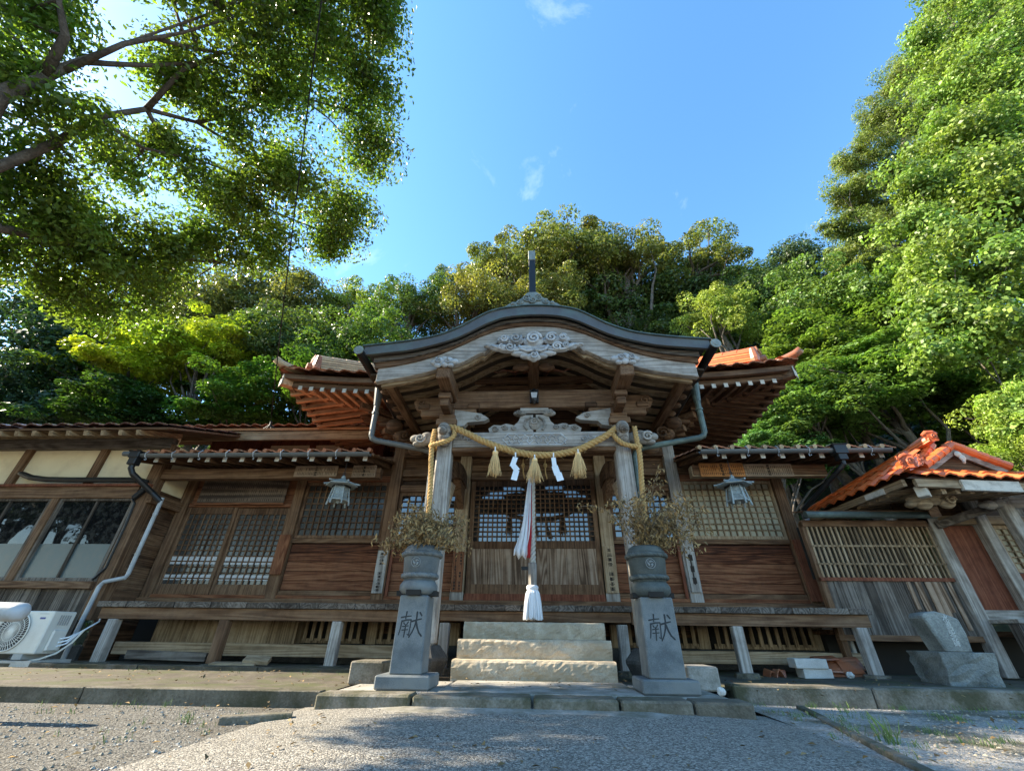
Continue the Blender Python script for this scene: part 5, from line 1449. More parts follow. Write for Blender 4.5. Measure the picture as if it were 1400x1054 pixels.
def branches(x, y, z, seed, dense, lab, spread, right):
    o = thing('dried_branches', (x, y, z), lab, 'dried branches', 'dried offering branches in the vases')
    r = random.Random(seed); tw = MB(); P_ = []; N_ = []; T_ = []
    for i in range(dense):
        a = r.uniform(0, 6.283); el = r.uniform(.25, 1.45) if not right else r.uniform(.3, 1.45)
        L_ = r.uniform(.26, .50) if not right else r.uniform(.28, .75)
        d = Vector((math.cos(a) * math.cos(el), math.sin(a) * math.cos(el) * .7, math.sin(el)))
        if right: d = (d + Vector((.5, 0, .45))).normalized()
        p = Vector((x + r.uniform(-.07, .07), y + r.uniform(-.07, .07), z)); pts = [p.copy()]
        for k in range(6):
            d = (d + Vector((r.uniform(-.25, .25), r.uniform(-.25, .25), -.03 - (.085 if right else .045) * k))).normalized()
            p = p + d * L_ / 6 * spread
            pts.append(p.copy())
            for q in range(11 if not right else 15):
                P_.append(p + Vector((r.gauss(0, .03), r.gauss(0, .03), r.gauss(-.01, .03)))); N_.append((r.gauss(0, 1), r.gauss(0, 1), r.gauss(0, .6))); T_.append((r.gauss(0, .6), r.gauss(0, .6), -.8))
        tw.tube(pts, [.006, .005, .0045, .004, .003, .003, .002], 5)
    tw.build('twig', M['twig'], o)
    leafquads('leaves', np.array([tuple(p) for p in P_]), np.array(N_), np.random.RandomState(seed).uniform(.034, .066, len(P_)), M['dry'], o, .30, seed, np.array(T_), .2)
    return o
branches(-1.10, 4.28, 1.24, 3, 80, 'dense bushy bunch of dried brown leaves standing in the left stone vase', 1.0, False)
BR2 = branches(1.09, 4.30, 1.24, 8, 40, 'straggly dried brown sprays drooping from the right stone vase', 1.15, True)

# ================================================================== LANTERNS
def lantern(x, y, z, rot, lab):
    l = thing('hanging_lantern', (x, y, z), lab, 'lantern', 'verdigris lanterns hanging from the eaves')
    n = 6
    def hexr(r_, zz): return [(x + r_ * math.cos(rot + 2*math.pi*k/n), y + r_ * math.sin(rot + 2*math.pi*k/n), zz) for k in range(n)]
    b = MB(); b.lathe([(.125, .06), (.12, .07), (.105, .27), (.11, .28)], (x, y, z), n, rot)
    b.lathe([(.155, .04), (.158, .055), (.150, .065), (.125, .066)], (x, y, z), n, rot)
    bo = b.build('body', M['iron'], l)
    b = MB()
    for a_, c_ in zip(hexr(.165, z - .02), hexr(.115, z + .28)): b.tube([a_, c_], [.014, .010], 6)
    for k in range(n):
        p, q = Vector(hexr(.131, z + .08)[k]), Vector(hexr(.131, z + .08)[(k + 1) % n]); p2, q2 = Vector(hexr(.112, z + .25)[k]), Vector(hexr(.112, z + .25)[(k + 1) % n])
        for i in range(1, 7):
            t = i / 7; b.tube([p.lerp(q, t), p2.lerp(q2, 1 - t)], .004, 4)
        for t in (.0, .33, .66, 1.0): b.tube([p.lerp(p2, t), q.lerp(q2, t)], .005, 4)
    b.build('openwork', M['iron'], bo)
    rf = MB(); rf.lathe([(.24, .275), (.245, .288), (.19, .315), (.12, .345), (.06, .38), (.03, .40), (.035, .42), (.02, .44), (.008, .45)], (x, y, z), n, rot)
    for k in range(n):
        p = Vector(hexr(.245, z + .288)[k]); c_ = Vector((x, y, z + .39)); rf.tube([p + Vector((p.x - x, p.y - y, .03)).normalized() * .03 + Vector((0, 0, .015)), p.lerp(c_, .3) + Vector((0, 0, .008)), c_], [.014, .010, .008], 5)
    rf.build('roof', M['iron'], l)
    dn = MB()
    for k in range(36):
        a = rot + 2*math.pi*k/36; rr = .12 / max(.87, abs(math.cos(((a - rot) % (math.pi/3)) - math.pi/6)))
        dn.box(x + rr * math.cos(a) - .005, x + rr * math.cos(a) + .005, y + rr * math.sin(a) - .005, y + rr * math.sin(a) + .005, z + .245, z + .275)
    dn.build('dentil', M['black'], l)
    dn = MB(); dn.tube([(x, y, z + .44), (x, y, 2.93)], .006, 6); dn.tube([(x + .025*math.cos(a), y, z + .475 + .025*math.sin(a)) for a in [i*math.pi/5 for i in range(11)]], .005, 5)
    dn.build('hanger', M['black'], l)
    dn = MB(); dn.lathe([(.01, 0), (.03, .02), (.035, .05)], (x, y, z - .0), 8); dn.build('finial', M['iron'], l)
lantern(-3.0, 6.2, 2.20, R(12), 'grey-green metal lantern hanging under the left pent eave')
lantern(3.03, 6.2, 2.18, R(40), 'grey-green metal lantern hanging under the right pent eave')
# little lamp at the porch beam
pl = thing('porch_lamp', (CX, 5.40, 3.62), 'small black-framed lamp on the porch beam below the cloud carving', 'lamp')
b = MB(); b.lathe([(.012, -.03), (.045, .02), (.065, .15), (.055, .19), (.03, .22), (.01, .24)], (CX, 5.36, 3.47), 8)
b.obox((CX, 5.41, 3.60), (.13, .05, .22)); b.build('lamp_housing', M['black'], pl)
b = MB(); b.add([(CX - .036, 5.30, 3.52), (CX + .036, 5.30, 3.52), (CX + .048, 5.285, 3.60), (CX - .048, 5.285, 3.60), (CX - .036, 5.34, 3.52), (CX + .036, 5.34, 3.52), (CX + .048, 5.34, 3.60), (CX - .048, 5.34, 3.60)],
               [(0,1,2,3),(7,6,5,4),(0,4,5,1),(1,5,6,2),(2,6,7,3),(3,7,4,0)]); b.build('lamp_glass', M['lamp'], pl)

# ================================================================== BOARDS AND PLAQUES
def scribble(x0, x1, z0, z1, y, cols, rows, seed, w=.5, fill=.9):
    r = random.Random(seed); b = MB(); cw = (x1 - x0) / cols; rh = (z1 - z0) / rows
    for i in range(cols):
        for j in range(rows):
            if r.random() > fill: continue
            cx = x0 + cw * (i + .5); cz = z0 + rh * (j + .5)
            for q in range(3):
                ww = cw * w * r.uniform(.5, 1) * .5; hh = rh * .07
                zz = cz + rh * (q - 1) * .27
                b.box(cx - ww, cx + ww, y - .0025, y + .001, zz - hh, zz + hh)
            b.box(cx + cw * r.uniform(-.12, .12) - cw * .05, cx + cw * r.uniform(-.05, .12) + cw * .05, y - .0021, y + .001, cz - rh * .36, cz + rh * .36)
    return b
def board(name, x0, x1, z0, z1, y, m, lab, heads, cols, rows, seed, cat='board', grp=None, frame=None, ink='ink'):
    b = MB(); b.box(x0, x1, y, y + .022, z0, z1)
    o = tag(b.build(name, M[m], None, bevel=.003), lab, cat, grp)
    mx = .03 * (x1 - x0)
    s = scribble(x0 + mx, x1 - mx, z0 + .02, z1 - .03, y, cols, rows, seed)
    s.build('lettering', M[ink], o)
    if heads:
        h = scribble((x0 + x1) / 2 - .035, (x0 + x1) / 2 + .035, z0 + .01, z1 - .01, y - .002, 1, heads, seed + 9, .8, 1)
        h.build('heading', M[ink], o)
    if frame:
        f = MB(); f.box(x0 - .02, x1 + .02, y - .02, y + .02, z0 - .035, z0); f.box(x0 - .02, x1 + .02, y - .02, y + .02, z1, z1 + .03)
        f.build('frame', M[frame], o, bevel=.004)
    return o
G1 = 'donor name boards under the eaves'
board('donor_board', -6.02, -4.42, 2.46, 3.02, 7.085, 'board_dk', 'large dark weathered donor board above the left lattice doors', 0, 42, 7, 1, grp=G1, frame='red_x')
board('donor_board', -4.02, -3.28, 2.735, 2.925, 6.505, 'board', 'long narrow grey donor board under the left eave, beside the left lantern', 4, 26, 2, 2, grp=G1)
board('donor_board', -3.02, -2.62, 2.72, 2.93, 6.50, 'board', 'short grey donor board with two columns at the inner end of the left eave', 3, 14, 3, 3, grp=G1)
board('donor_board', 2.70, 3.395, 2.70, 2.925, 6.485, 'board_or', 'bright orange-brown donor board under the right eave', 4, 22, 3, 4, grp=G1)
board('donor_board', 3.40, 4.15, 2.70, 2.91, 6.487, 'board', 'faded tan donor board right of the orange one under the right eave', 4, 24, 3, 5, grp=G1)
G2 = 'name plaques at the feet of the pillars'
board('name_plaque', -2.555, -2.385, 1.04, 1.67, 7.065, 'grey_z', 'silver-grey lettered plaque on the pillar left of the left vase', 0, 1, 12, 11, 'plaque', G2)
board('name_plaque', -1.30, -1.125, 1.07, 1.66, 7.065, 'red_z', 'red-brown lettered plaque on the pillar left of the doors', 0, 2, 12, 12, 'plaque', G2)
board('name_plaque', 1.125, 1.30, 1.07, 1.75, 7.065, 'tan_z', 'worn tan plaque on the pillar right of the doors', 0, 1, 9, 13, 'plaque', G2)
board('name_plaque', 2.40, 2.545, 1.09, 1.75, 7.065, 'grey_z', 'pale weathered plaque on the pillar right of the right vase', 0, 1, 1, 14, 'plaque', G2)

# ================================================================== AC UNIT and left clutter
ac = thing('air_conditioner', (-6.43, 5.75, .12), 'white outdoor air-conditioner unit with round fan grille by the annex', 'air conditioner')
b = MB(); b.box(-6.86, -6.02, 5.60, 5.90, .245, .70); b.build('casing', M['ac'], ac, bevel=.012)
fc = (-6.44, 5.594, .475)
b = MB(); b.lathe([(.205, 0), (.205, .012), (.0, .012)], (0, 0, 0), 36)
b.v = [(fc[0] + p[0], fc[1] + .004 - p[2] * .2, fc[2] + p[1]) for p in b.v]; fo = b.build('fan_opening', M['acdark'], ac)
b = MB()
for k in range(40):
    a = 2*math.pi*k/40
    b.tube([(fc[0] + q * math.cos(a + w_), fc[1] - .012 - .006 * (1 - q / .2), fc[2] + q * math.sin(a + w_)) for q, w_ in ((.03, 0), (.08, .22), (.14, .36), (.20, .42))], .0032, 4)
for q in (.205, .15, .10): b.tube([(fc[0] + q*math.cos(a), fc[1] - .012, fc[2] + q*math.sin(a)) for a in [i*math.pi/24 for i in range(49)]], .0035 if q < .2 else .008, 5)
b.ell((fc[0], fc[1] - .015, fc[2]), (.034, .008, .034), 16, 8)
b.build('fan_grille', M['ac'], ac)
b = MB(); b.box(-6.17, -6.10, 5.597, 5.6005, .612, .632); b.build('badge', M['blue'], ac)
b = MB(); b.box(-6.20, -6.08, 5.597, 5.6005, .668, .673); b.build('badge', M['acgrey'], ac)
b = MB(); b.box(-6.019, -5.985, 5.68, 5.86, .27, .50); b.build('valve_cover', M['ac'], ac, bevel=.015)
b = MB()
for k in range(5): b.box(-6.0195, -6.012, 5.70 + .03*k, 5.715 + .03*k, .55, .66)
b.build('side_louvre', M['acgrey'], ac)
for x in (-6.72, -6.22):
    b = MB(); b.box(x - .06, x + .06, 5.60, 5.92, .185, .245); b.build('foot', M['acgrey'], ac, bevel=.006)
b = MB()
for k in range(3): b.tube([(-5.99, 5.80, .40 - .04*k), (-5.92, 5.84, .42 - .035*k), (-5.90, 5.95, .48), (-5.96, 6.2, .60), (-6.12, 6.36, .72)], .010, 8)
b.build('refrigerant_pipe', M['paper'], ac)
b = MB(); b.tube([(-5.82, 5.9, .50), (-5.86, 5.86, .36), (-5.94, 5.80, .25), (-6.06, 5.74, .19), (-6.2, 5.66, .16)], .011, 8); b.build('drain_hose', M['ac'], ac)
b = MB(); x = -6.95
while x < -5.95:
    b.box(x, x + .05, 5.52, 5.98, .115, .18); x += .10
b.box(-6.95, -5.9, 5.975, 6.0, .115, .182); b.box(-6.95, -5.9, 5.50, 5.525, .115, .182)
tag(b.build('base_grating', M['concrete'], None), 'grey slotted concrete base slab under the air conditioner', 'base slab')
po = MB(); po.tube([(-7.0, 3.22, .64), (-3.74, 3.2, .615), (-3.69, 3.2, .614), (-3.665, 3.2, .613)], [.062, .062, .058, .035], 20)
o = tag(po.build('metal_pole', M['pipe'], None, smooth=True), 'smooth grey metal pole end jutting in at the left edge before the air conditioner', 'pole')
b = MB(); b.tube([(-6.4, 3.22, .0), (-6.4, 3.22, .60)], .05, 12); b.build('post', M['pipe'], o)
po = MB(); po.ell((6.22, 5.72, .70), (.20, .16, .13), 20, 12)
po.lathe([(.10, 0), (.08, .3), (.12, .48), (.15, .52)], (6.22, 5.72, .10), 10)
tag(po.build('stone_basin', M['blue_stone'], None, smooth=True), 'rounded grey-blue stone at the right edge before the side shrine', 'stone')

# ================================================================== MONUMENT
mo = thing('stone_monument', (4.5, 5.6, .12), 'upright engraved stone monument on a rough blue-green block', 'monument')
def rough_block(poly_b, poly_t, z0, z1, seed, nz=6, amp=.02):
    r = random.Random(seed); b = MB(); v = []; f = []; n = 0
    def dens(poly, k=5):
        out = []
        for i in range(len(poly)):
            a = poly[i]; c_ = poly[(i + 1) % len(poly)]
            for j in range(k): out.append((a[0] + (c_[0]-a[0])*j/k, a[1] + (c_[1]-a[1])*j/k))
        return out
    A_, B_ = dens(poly_b), dens(poly_t); n = len(A_)
    for k in range(nz + 1):
        t = k / nz
        for i in range(n):
            v.append((A_[i][0]*(1-t) + B_[i][0]*t + r.uniform(-amp, amp)*.6, A_[i][1]*(1-t) + B_[i][1]*t + r.uniform(-amp, amp), z0 + (z1 - z0)*t + r.uniform(-amp, amp)*.4))
    for k in range(nz):
        for i in range(n): f.append((k*n+i, k*n+(i+1) % n, (k+1)*n+(i+1) % n, (k+1)*n+i))
    f.append(tuple(range(n))[::-1]); f.append(tuple(range(nz*n, nz*n+n)))
    return b.add(v, f)
rough_block([(4.28, 5.42), (4.82, 5.42), (4.86, 5.80), (4.30, 5.82)], [(4.30, 5.40), (4.86, 5.42), (4.92, 5.82), (4.28, 5.85)], .10, .405, 4, 6, .016).build('base', M['mon_stone'], mo, bevel=.006)
sp = [(4.425, .402), (4.705, .402), (4.735, .58), (4.715, .715), (4.60, .765), (4.50, .792), (4.38, .775), (4.335, .735)]
sb_ = MB(); sb_.prism(sp, 5.47, 5.70)
rr_ = random.Random(6)
sb_.v = [(x + rr_.uniform(-.008, .008) - (.0 if y > 5.6 else 0), y + rr_.uniform(-.01, .01) * (0 if y < 5.5 else 1), z) for x, y, z in sb_.v]
stn = sb_.build('tablet', M['mon_stone'], mo, bevel=.014)
lettering('水道記念碑', .068, (4.57, 5.468, .70), stn, M['chalk'], True, .004, spacing=.88)

# ================================================================== SMALL THINGS
b = MB()
b.box(3.18, 3.56, 6.20, 6.24, .20, .30); b.box(3.18, 3.56, 6.34, 6.38, .20, .30)
for x in (3.18, 3.29, 3.40, 3.52): b.box(x, x + .04, 6.2405, 6.3395, .201, .299)
tag(b.build('hollow_block', M['concrete'], None, bevel=.004), 'hollow grey concrete block, the upper one beside the pile of old tiles', 'concrete block')
tag(MB().box(3.26, 3.60, 6.22, 6.40, .095, .198).build('solid_block', M['concrete'], None, bevel=.006), 'solid grey concrete block under the hollow one beside the old tiles', 'concrete block')
r = random.Random(12)
def curved_tile(c, rot, ln=.26, w=.24):
    b = MB(); v = []; f = []
    from mathutils import Euler
    m = Matrix.Translation(c) @ Euler(rot).to_matrix().to_4x4()
    for q in range(2):
        for k in range(9):
            t = k / 8 - .5; v.append((t * w, (q - .5) * ln, .05 * math.cos(t * math.pi * 1.6)))
    v += [(x, y, z - .018) for x, y, z in v]
    f = [(k, k+1, 10+k, 9+k) for k in range(8)] + [(18+k+1, 18+k, 27+k, 28+k) for k in range(8)] + [(k+1, k, 18+k, 19+k) for k in range(8)] + [(9+k, 10+k, 28+k, 27+k) for k in range(8)] + [(0, 9, 27, 18), (8, 26, 35, 17)]
    return b.add(xform(v, m), f)
for i, (x, y, z, ry) in enumerate(((3.74, 6.45, .13, .1), (3.76, 6.43, .165, .16), (3.73, 6.46, .20, .05), (3.92, 6.42, .13, -.1), (3.93, 6.43, .165, -.15), (3.90, 6.41, .20, -.2), (3.66, 6.46, .245, .5), (3.95, 6.45, .235, -.3))):
    b = curved_tile((x, y, z + .03), (r.uniform(-.08, .08), ry, 1.5708 + r.uniform(-.2, .2)))
    tag(b.build('old_roof_tile', M['tile_br'], None), 'reddish-brown curved roof tile in the pile under the veranda', 'roof tile', 'old roof tiles piled beside the concrete blocks')
for i, (x, y) in enumerate(((3.02, 6.4), (3.08, 6.46), (2.95, 6.45))):
    b = curved_tile((x, y, .125), (r.uniform(-.2, .2), r.uniform(-.2, .2), r.uniform(0, 3)), .13, .13)
    tag(b.build('tile_shard', M['tile_br'], None), 'broken brown tile shard lying left of the concrete blocks', 'tile shard', 'tile shards on the ground')
def pebble(name, c, rad, m, lab, cat, seed):
    b = MB(); r_ = random.Random(seed); b.ell(c, (rad, rad * .8, rad * .8), 9, 6); b.v = [(x + r_.uniform(-.1, .1) * rad, y + r_.uniform(-.1, .1) * rad, z + r_.uniform(-.1, .1) * rad) for x, y, z in b.v]
    return tag(b.build(name, M[m], None), lab, cat)
pebble('white_stone', (1.47, 4.10, .148), .036, 'white_st', 'small white stone on the platform edge right of the right pedestal', 'stone', 1)
pebble('white_stone', (3.78, 6.20, .14), .045, 'white_st', 'small white stone in front of the old roof tiles', 'stone', 2)
b = MB(); b.box(-1.74, -1.43, 4.58, 4.95, .10, .285); tag(b.build('stone_block', M['kerb'], None, bevel=.014), 'rough grey stone block beside the left pedestal', 'stone block', 'squared stone blocks beside the pedestals')
b = MB(); b.box(1.38, 1.66, 4.60, 4.95, .10, .285); tag(b.build('stone_block', M['slab'], None, bevel=.014), 'smooth pale stone block beside the right pedestal', 'stone block', 'squared stone blocks beside the pedestals')
b = MB(); b.beam((-2.05, 3.30, .012), (-1.66, 3.48, .016), .09, .06); tag(b.build('buried_kerb_stone', M['kerb'], None, bevel=.006), 'half-buried kerb stone at the left edge of the drive', 'kerb stone')
b = MB(); b.obox((-3.75, 6.0, .15), (.55, .14, .05), (.1, 0, .12)); b.obox((-3.5, 6.05, .20), (.30, .12, .05), (.4, .05, .2))
tag(b.build('loose_plank', M['tan_x'], None, bevel=.004), 'loose weathered planks lying under the left veranda', 'plank')
b = MB(); b.obox((-4.9, 6.3, .22), (1.1, .05, .10), (0, .02, .02)); tag(b.build('loose_plank', M['char_x'], None, bevel=.004), 'long dark plank leaning along the rail under the left veranda', 'plank')

# overhead cable
cb = MB(); p0 = Vector((-5.09, 7.0, 3.96)); p1 = Vector((-2.16, 1.5, 6.25)); pts = []
for i in range(25):
    t = i / 24; p = p0.lerp(p1, t); p.z -= .10 * math.sin(t * math.pi); pts.append(p)
p2 = p1 + (pts[-1] - pts[-2]) * 30
cb.tube(pts + [p2], .009, 6)
ca = tag(cb.build('overhead_cable', M['black'], None), 'thin black cable rising from the left roof across the sky', 'cable')
b = MB(); b.tube([(-5.09, 7.0, 3.93), (-5.09, 7.0, 4.02)], .022, 8)
for a in (-.5, -.2, .25, .6): b.tube([(-5.09, 7.0, 3.97), (-5.09 + a * .2, 6.98, 3.86)], .006, 5)
b.build('cable_bracket', M['black'], ca)

# ================================================================== TREES
def clump_leaves(rs, cen, cr, nl, flat=.7, up=.35, shell=.6):
    """leaves on lumpy clumps: cen (k,3), cr (k,), nl leaves each"""
    k = len(cen)
    d = rs.normal(size=(k, nl, 3)); d[:, :, 2] += up; d /= np.linalg.norm(d, axis=2, keepdims=True)
    rad = shell + (1 - shell) * rs.random_sample((k, nl, 1)) ** .6
    p = d * rad * np.asarray(cr).reshape(k, 1, 1); p[:, :, 2] *= flat
    p = p + cen[:, None, :]
    n = d + rs.normal(size=d.shape) * .55; n[:, :, 2] += .35
    return p.reshape(-1, 3), n.reshape(-1, 3)
def dome_crown(seed, nc, nl, cr, flat=.7, low=-.45, layered=False):
    rs = np.random.RandomState(seed); c = []
    while len(c) < nc:
        d = rs.normal(size=3); d /= np.linalg.norm(d)
        if d[2] < low: continue
        q = rs.uniform(.45, .98) if rs.rand() < .8 else rs.uniform(.1, .5)
        c.append(d * q * (1 + .18 * math.sin(5 * d[0] + seed) * math.cos(4 * d[1])))
    c = np.array(c); r = cr * rs.uniform(.65, 1.25, nc)
    if layered: c[:, 2] = np.round(c[:, 2] * 4.5 + rs.uniform(-.25, .25, nc)) / 4.5
    p, n = clump_leaves(rs, c, r, nl, flat, .35)
    return c, p, n
PROTO = {}
def proto(key, seed, nc, nl, cr, leaf, flat=.7, aspect=.55, layered=False, low=-.45):
    c, p, n = dome_crown(seed, nc, nl, cr, flat, low, layered)
    if layered: n[:, 2] += 1.2
    rs = np.random.RandomState(seed + 50)
    o = leafquads('crown', p, n, leaf * rs.uniform(.7, 1.35, len(p)), M['leaf'], None, aspect, seed)
    me = o.data; bpy.data.objects.remove(o, do_unlink=True)
    PROTO[key] = (me, c)
for i in range(3): proto('dome%d' % i, 11 + i, 110, 230, .23, .050, .75, low=-.6)
for i in range(2): proto('open%d' % i, 31 + i, 64, 260, .20, .046, .55)
for i in range(3): proto('maple%d' % i, 21 + i, 110, 230, .25, .054, .34, .6, True)
for i in range(2): proto('dark%d' % i, 41 + i, 100, 220, .27, .056, .6)

def limb_pts(a, b_, r, k=6, wob=.06):
    a = Vector(a); b_ = Vector(b_); L_ = (b_ - a).length; pts = []
    o1 = Vector((r.uniform(-1, 1), r.uniform(-1, 1), r.uniform(.0, 1.2))) * L_ * .12
    for i in range(k + 1):
        t = i / k; pts.append(a.lerp(b_, t) + o1 * math.sin(t * math.pi) + Vector((r.uniform(-1, 1), r.uniform(-1, 1), r.uniform(-1, 1))) * L_ * wob * .35 * (1 if 0 < i < k else 0))
    return pts
def tree(c, rad, key, color, label, group=None, trunk=True, lean=0.0, tr=None, limbs=9, name='broadleaf_tree'):
    r = random.Random(int(abs(c[0] * 91 + c[1] * 17 + c[2] * 7)))
    bx, by = c[0] + lean + r.uniform(-.4, .4), c[1] + r.uniform(-.2, .5); bz = (hillz(bx, by) if by > 5 else 0) - .2
    o = thing(name, (bx, by, bz), label, 'tree', group)
    me, cc = PROTO[key]
    cr = bpy.data.objects.new('crown', me); COL.objects.link(cr); cr.parent = o
    cr.location = (c[0] - bx, c[1] - by, c[2] - bz); cr.scale = rad; cr.rotation_euler = (0, 0, r.uniform(0, 6.28))
    cr.color = (*color, 1)
    ang = cr.rotation_euler.z
    tr = tr or max(.10, .05 * (c[2] - bz) * .35)
    b = MB(); top = Vector((c[0], c[1], c[2] - rad[2] * .35)); base = Vector((bx, by, bz))
    tp = limb_pts(base, top, r, 8, .05); b.tube(tp, [tr * (1.25 - .75 * i / 8) for i in range(9)], 8)
    idx = list(range(len(cc))); r.shuffle(idx)
    for q, i in enumerate(idx[:limbs + 6]):
        x, y, z = cc[i]; w = Vector((c[0] + rad[0] * (x * math.cos(ang) - y * math.sin(ang)), c[1] + rad[1] * (x * math.sin(ang) + y * math.cos(ang)), c[2] + rad[2] * z))
        s = tp[r.choice((5, 6, 7, 8))]
        b.tube(limb_pts(s, w, r, 5, .10), [tr * (.42 - .07 * k) for k in range(6)], 5)
    t = b.build('trunk', M['bark'], o, smooth=True)
    return o
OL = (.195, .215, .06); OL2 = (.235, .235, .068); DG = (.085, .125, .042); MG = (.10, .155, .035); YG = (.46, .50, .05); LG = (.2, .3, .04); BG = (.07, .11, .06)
G3 = 'evergreens on the wooded hill behind the hall'
LB = 'tall olive-topped evergreen on the hill behind the porch roof'
tree((1.7, 18, 20.0), (3.6, 3.4, 3.3), 'dome0', OL, 'tall olive evergreen rising directly behind the dark ridge post', G3, lean=.6, tr=.30)
tree((6.0, 18.5, 20.4), (3.7, 3.5, 3.6), 'open0', OL2, 'tallest olive evergreen with bare forking limbs, right of the ridge post', G3, lean=.2, tr=.34, limbs=16)
tree((10.2, 19, 20.6), (3.6, 3.4, 3.5), 'open1', OL, 'broad olive evergreen with visible trunks, right end of the central hill crowns', G3, lean=-1.2, tr=.34, limbs=16)
tree((3.9, 19.5, 20.6), (2.8, 3, 2.8), 'dome1', OL2, 'yellowish round-topped evergreen squeezed between the two tallest hill trees', G3, lean=.2)
tree((-1.6, 17.5, 18.6), (2.7, 2.6, 2.6), 'open1', OL, 'olive evergreen stepping down left of the ridge post', G3, lean=.8, tr=.24, limbs=14)
tree((-5.0, 19, 19.4), (1.6, 1.6, 1.5), 'open0', MG, 'small thin-crowned tree standing alone against the sky left of the porch peak', G3, tr=.14)
tree((-2.9, 16.5, 15.3), (2.6, 2.4, 2.3), 'dome2', OL2, 'low olive evergreen just above the left slope of the porch gable', G3)
tree((.5, 17.0, 15.8), (2.6, 2.4, 2.2), 'dome1', OL2, 'low yellow-olive crown hugging the porch ridge ornament', G3)
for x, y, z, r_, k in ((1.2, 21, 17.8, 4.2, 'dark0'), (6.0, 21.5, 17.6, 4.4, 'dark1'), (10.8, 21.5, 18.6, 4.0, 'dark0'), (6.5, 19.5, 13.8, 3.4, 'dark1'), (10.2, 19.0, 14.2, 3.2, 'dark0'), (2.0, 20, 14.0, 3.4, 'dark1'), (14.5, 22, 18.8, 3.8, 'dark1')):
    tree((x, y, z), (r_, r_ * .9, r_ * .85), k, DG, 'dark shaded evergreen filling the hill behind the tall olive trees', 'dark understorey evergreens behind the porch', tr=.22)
tree((-6.5, 17, 15.4), (2.3, 2.2, 2.2), 'dome0', MG, 'rounded mid-green tree above the left end of the porch gable', G3)
tree((-10.2, 19, 17.3), (2.6, 2.5, 2.3), 'open0', (.19, .25, .045), 'light green open-crowned tree on the skyline left of the porch gable', G3, tr=.2, limbs=14)
tree((-14.0, 20, 17.3), (4.0, 3.6, 3.5), 'dome1', (.17, .18, .06), 'grey-olive domed tree on the skyline right of the cable', G3)
tree((-19.6, 21, 18.9), (4.6, 4.0, 4.0), 'dome2', (.165, .175, .06), 'biggest grey-olive domed tree on the left skyline beside the cable', G3, limbs=16)
tree((-25.0, 22, 20.0), (4.4, 3.8, 4.0), 'dome0', (.15, .17, .065), 'grey-olive tree at the left end of the skyline, under the overhanging boughs', G3)
tree((-11.6, 16, 11.6), (3.2, 2.8, 2.8), 'dark1', (.09, .13, .035), 'shaded bushy tree behind the upturned left eave corner', G3)
tree((-7.4, 15.5, 11.2), (2.9, 2.6, 2.6), 'dome2', (.11, .18, .04), 'mid-green bushy tree just above the left hip ridge', G3)
G4 = 'bright maples left of the hall'
tree((-17.3, 14.2, 10.3), (2.9, 2.6, 2.7), 'maple0', YG, 'glowing yellow-green maple, the left and brighter one of the pair above the annex roof', G4, name='maple_tree')
tree((-14.2, 14.2, 10.4), (2.7, 2.4, 2.5), 'maple1', (.36, .42, .05), 'yellow-green maple, the right one of the pair above the annex roof', G4, name='maple_tree')
tree((-11.2, 13.6, 7.6), (2.6, 2.2, 2.0), 'maple2', (.10, .19, .035), 'deep green maple behind the annex roof under the cable', G4, name='maple_tree')
tree((-8.2, 13.6, 7.8), (2.5, 2.0, 2.0), 'maple0', (.10, .18, .035), 'deep green maple behind the left pent roof beside the eave corner', G4, name='maple_tree')
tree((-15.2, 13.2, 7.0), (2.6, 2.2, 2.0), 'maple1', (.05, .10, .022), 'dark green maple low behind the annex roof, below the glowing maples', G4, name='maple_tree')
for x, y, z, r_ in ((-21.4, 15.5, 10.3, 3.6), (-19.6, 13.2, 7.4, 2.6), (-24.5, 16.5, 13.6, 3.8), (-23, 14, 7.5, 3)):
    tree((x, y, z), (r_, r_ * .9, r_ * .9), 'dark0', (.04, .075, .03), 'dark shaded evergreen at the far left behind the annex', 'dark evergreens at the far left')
# right-hand side
tree((17.3, 20.5, 20.6), (2.9, 2.6, 2.6), 'dark0', BG, 'bluish dark tree on the skyline between the olive trees and the cypress', tr=.22)
tree((14.8, 20.5, 19.0), (2.6, 2.4, 2.4), 'dark1', DG, 'dark green tree on the skyline just right of the tall olive trees')
tree((8.4, 14.6, 12.4), (1.8, 1.7, 1.8), 'dome1', (.27, .33, .07), 'vivid lime-green young conifer above the right end of the porch gable', name='young_conifer')
tree((12.0, 17, 15.2), (2.7, 2.4, 2.4), 'dark1', (.08, .13, .04), 'dark green tree behind the lime-green conifer')
G5 = 'leafy trees on the right slope'
tree((12.6, 15, 12.8), (2.9, 2.6, 2.6), 'dome0', (.14, .225, .055), 'full green tree right of the lime conifer', G5)
tree((14.4, 13.8, 11.6), (2.7, 2.3, 2.3), 'maple1', (.15, .235, .055), 'layered bright green maple under the cypress', G5, name='maple_tree')
tree((9.3, 12.6, 6.8), (2.4, 2.0, 2.0), 'maple2', (.135, .225, .065), 'layered green maple just beyond the right main eave corner', G5, lean=1.4, name='maple_tree')
tree((11.3, 12.2, 7.2), (2.6, 2.1, 2.2), 'maple0', (.14, .23, .055), 'green maple with leaning trunks above the orange roof', G5, lean=1.0, tr=.18, name='maple_tree')
tree((11.0, 13.4, 9.6), (2.5, 2.2, 2.0), 'maple2', (.16, .245, .06), 'spreading green maple halfway up the right slope', G5, name='maple_tree')
tree((7.7, 12.6, 5.2), (1.8, 1.5, 1.6), 'maple1', (.10, .20, .065), 'shaded green shrubby maple behind the right pent roof', G5, name='maple_tree')
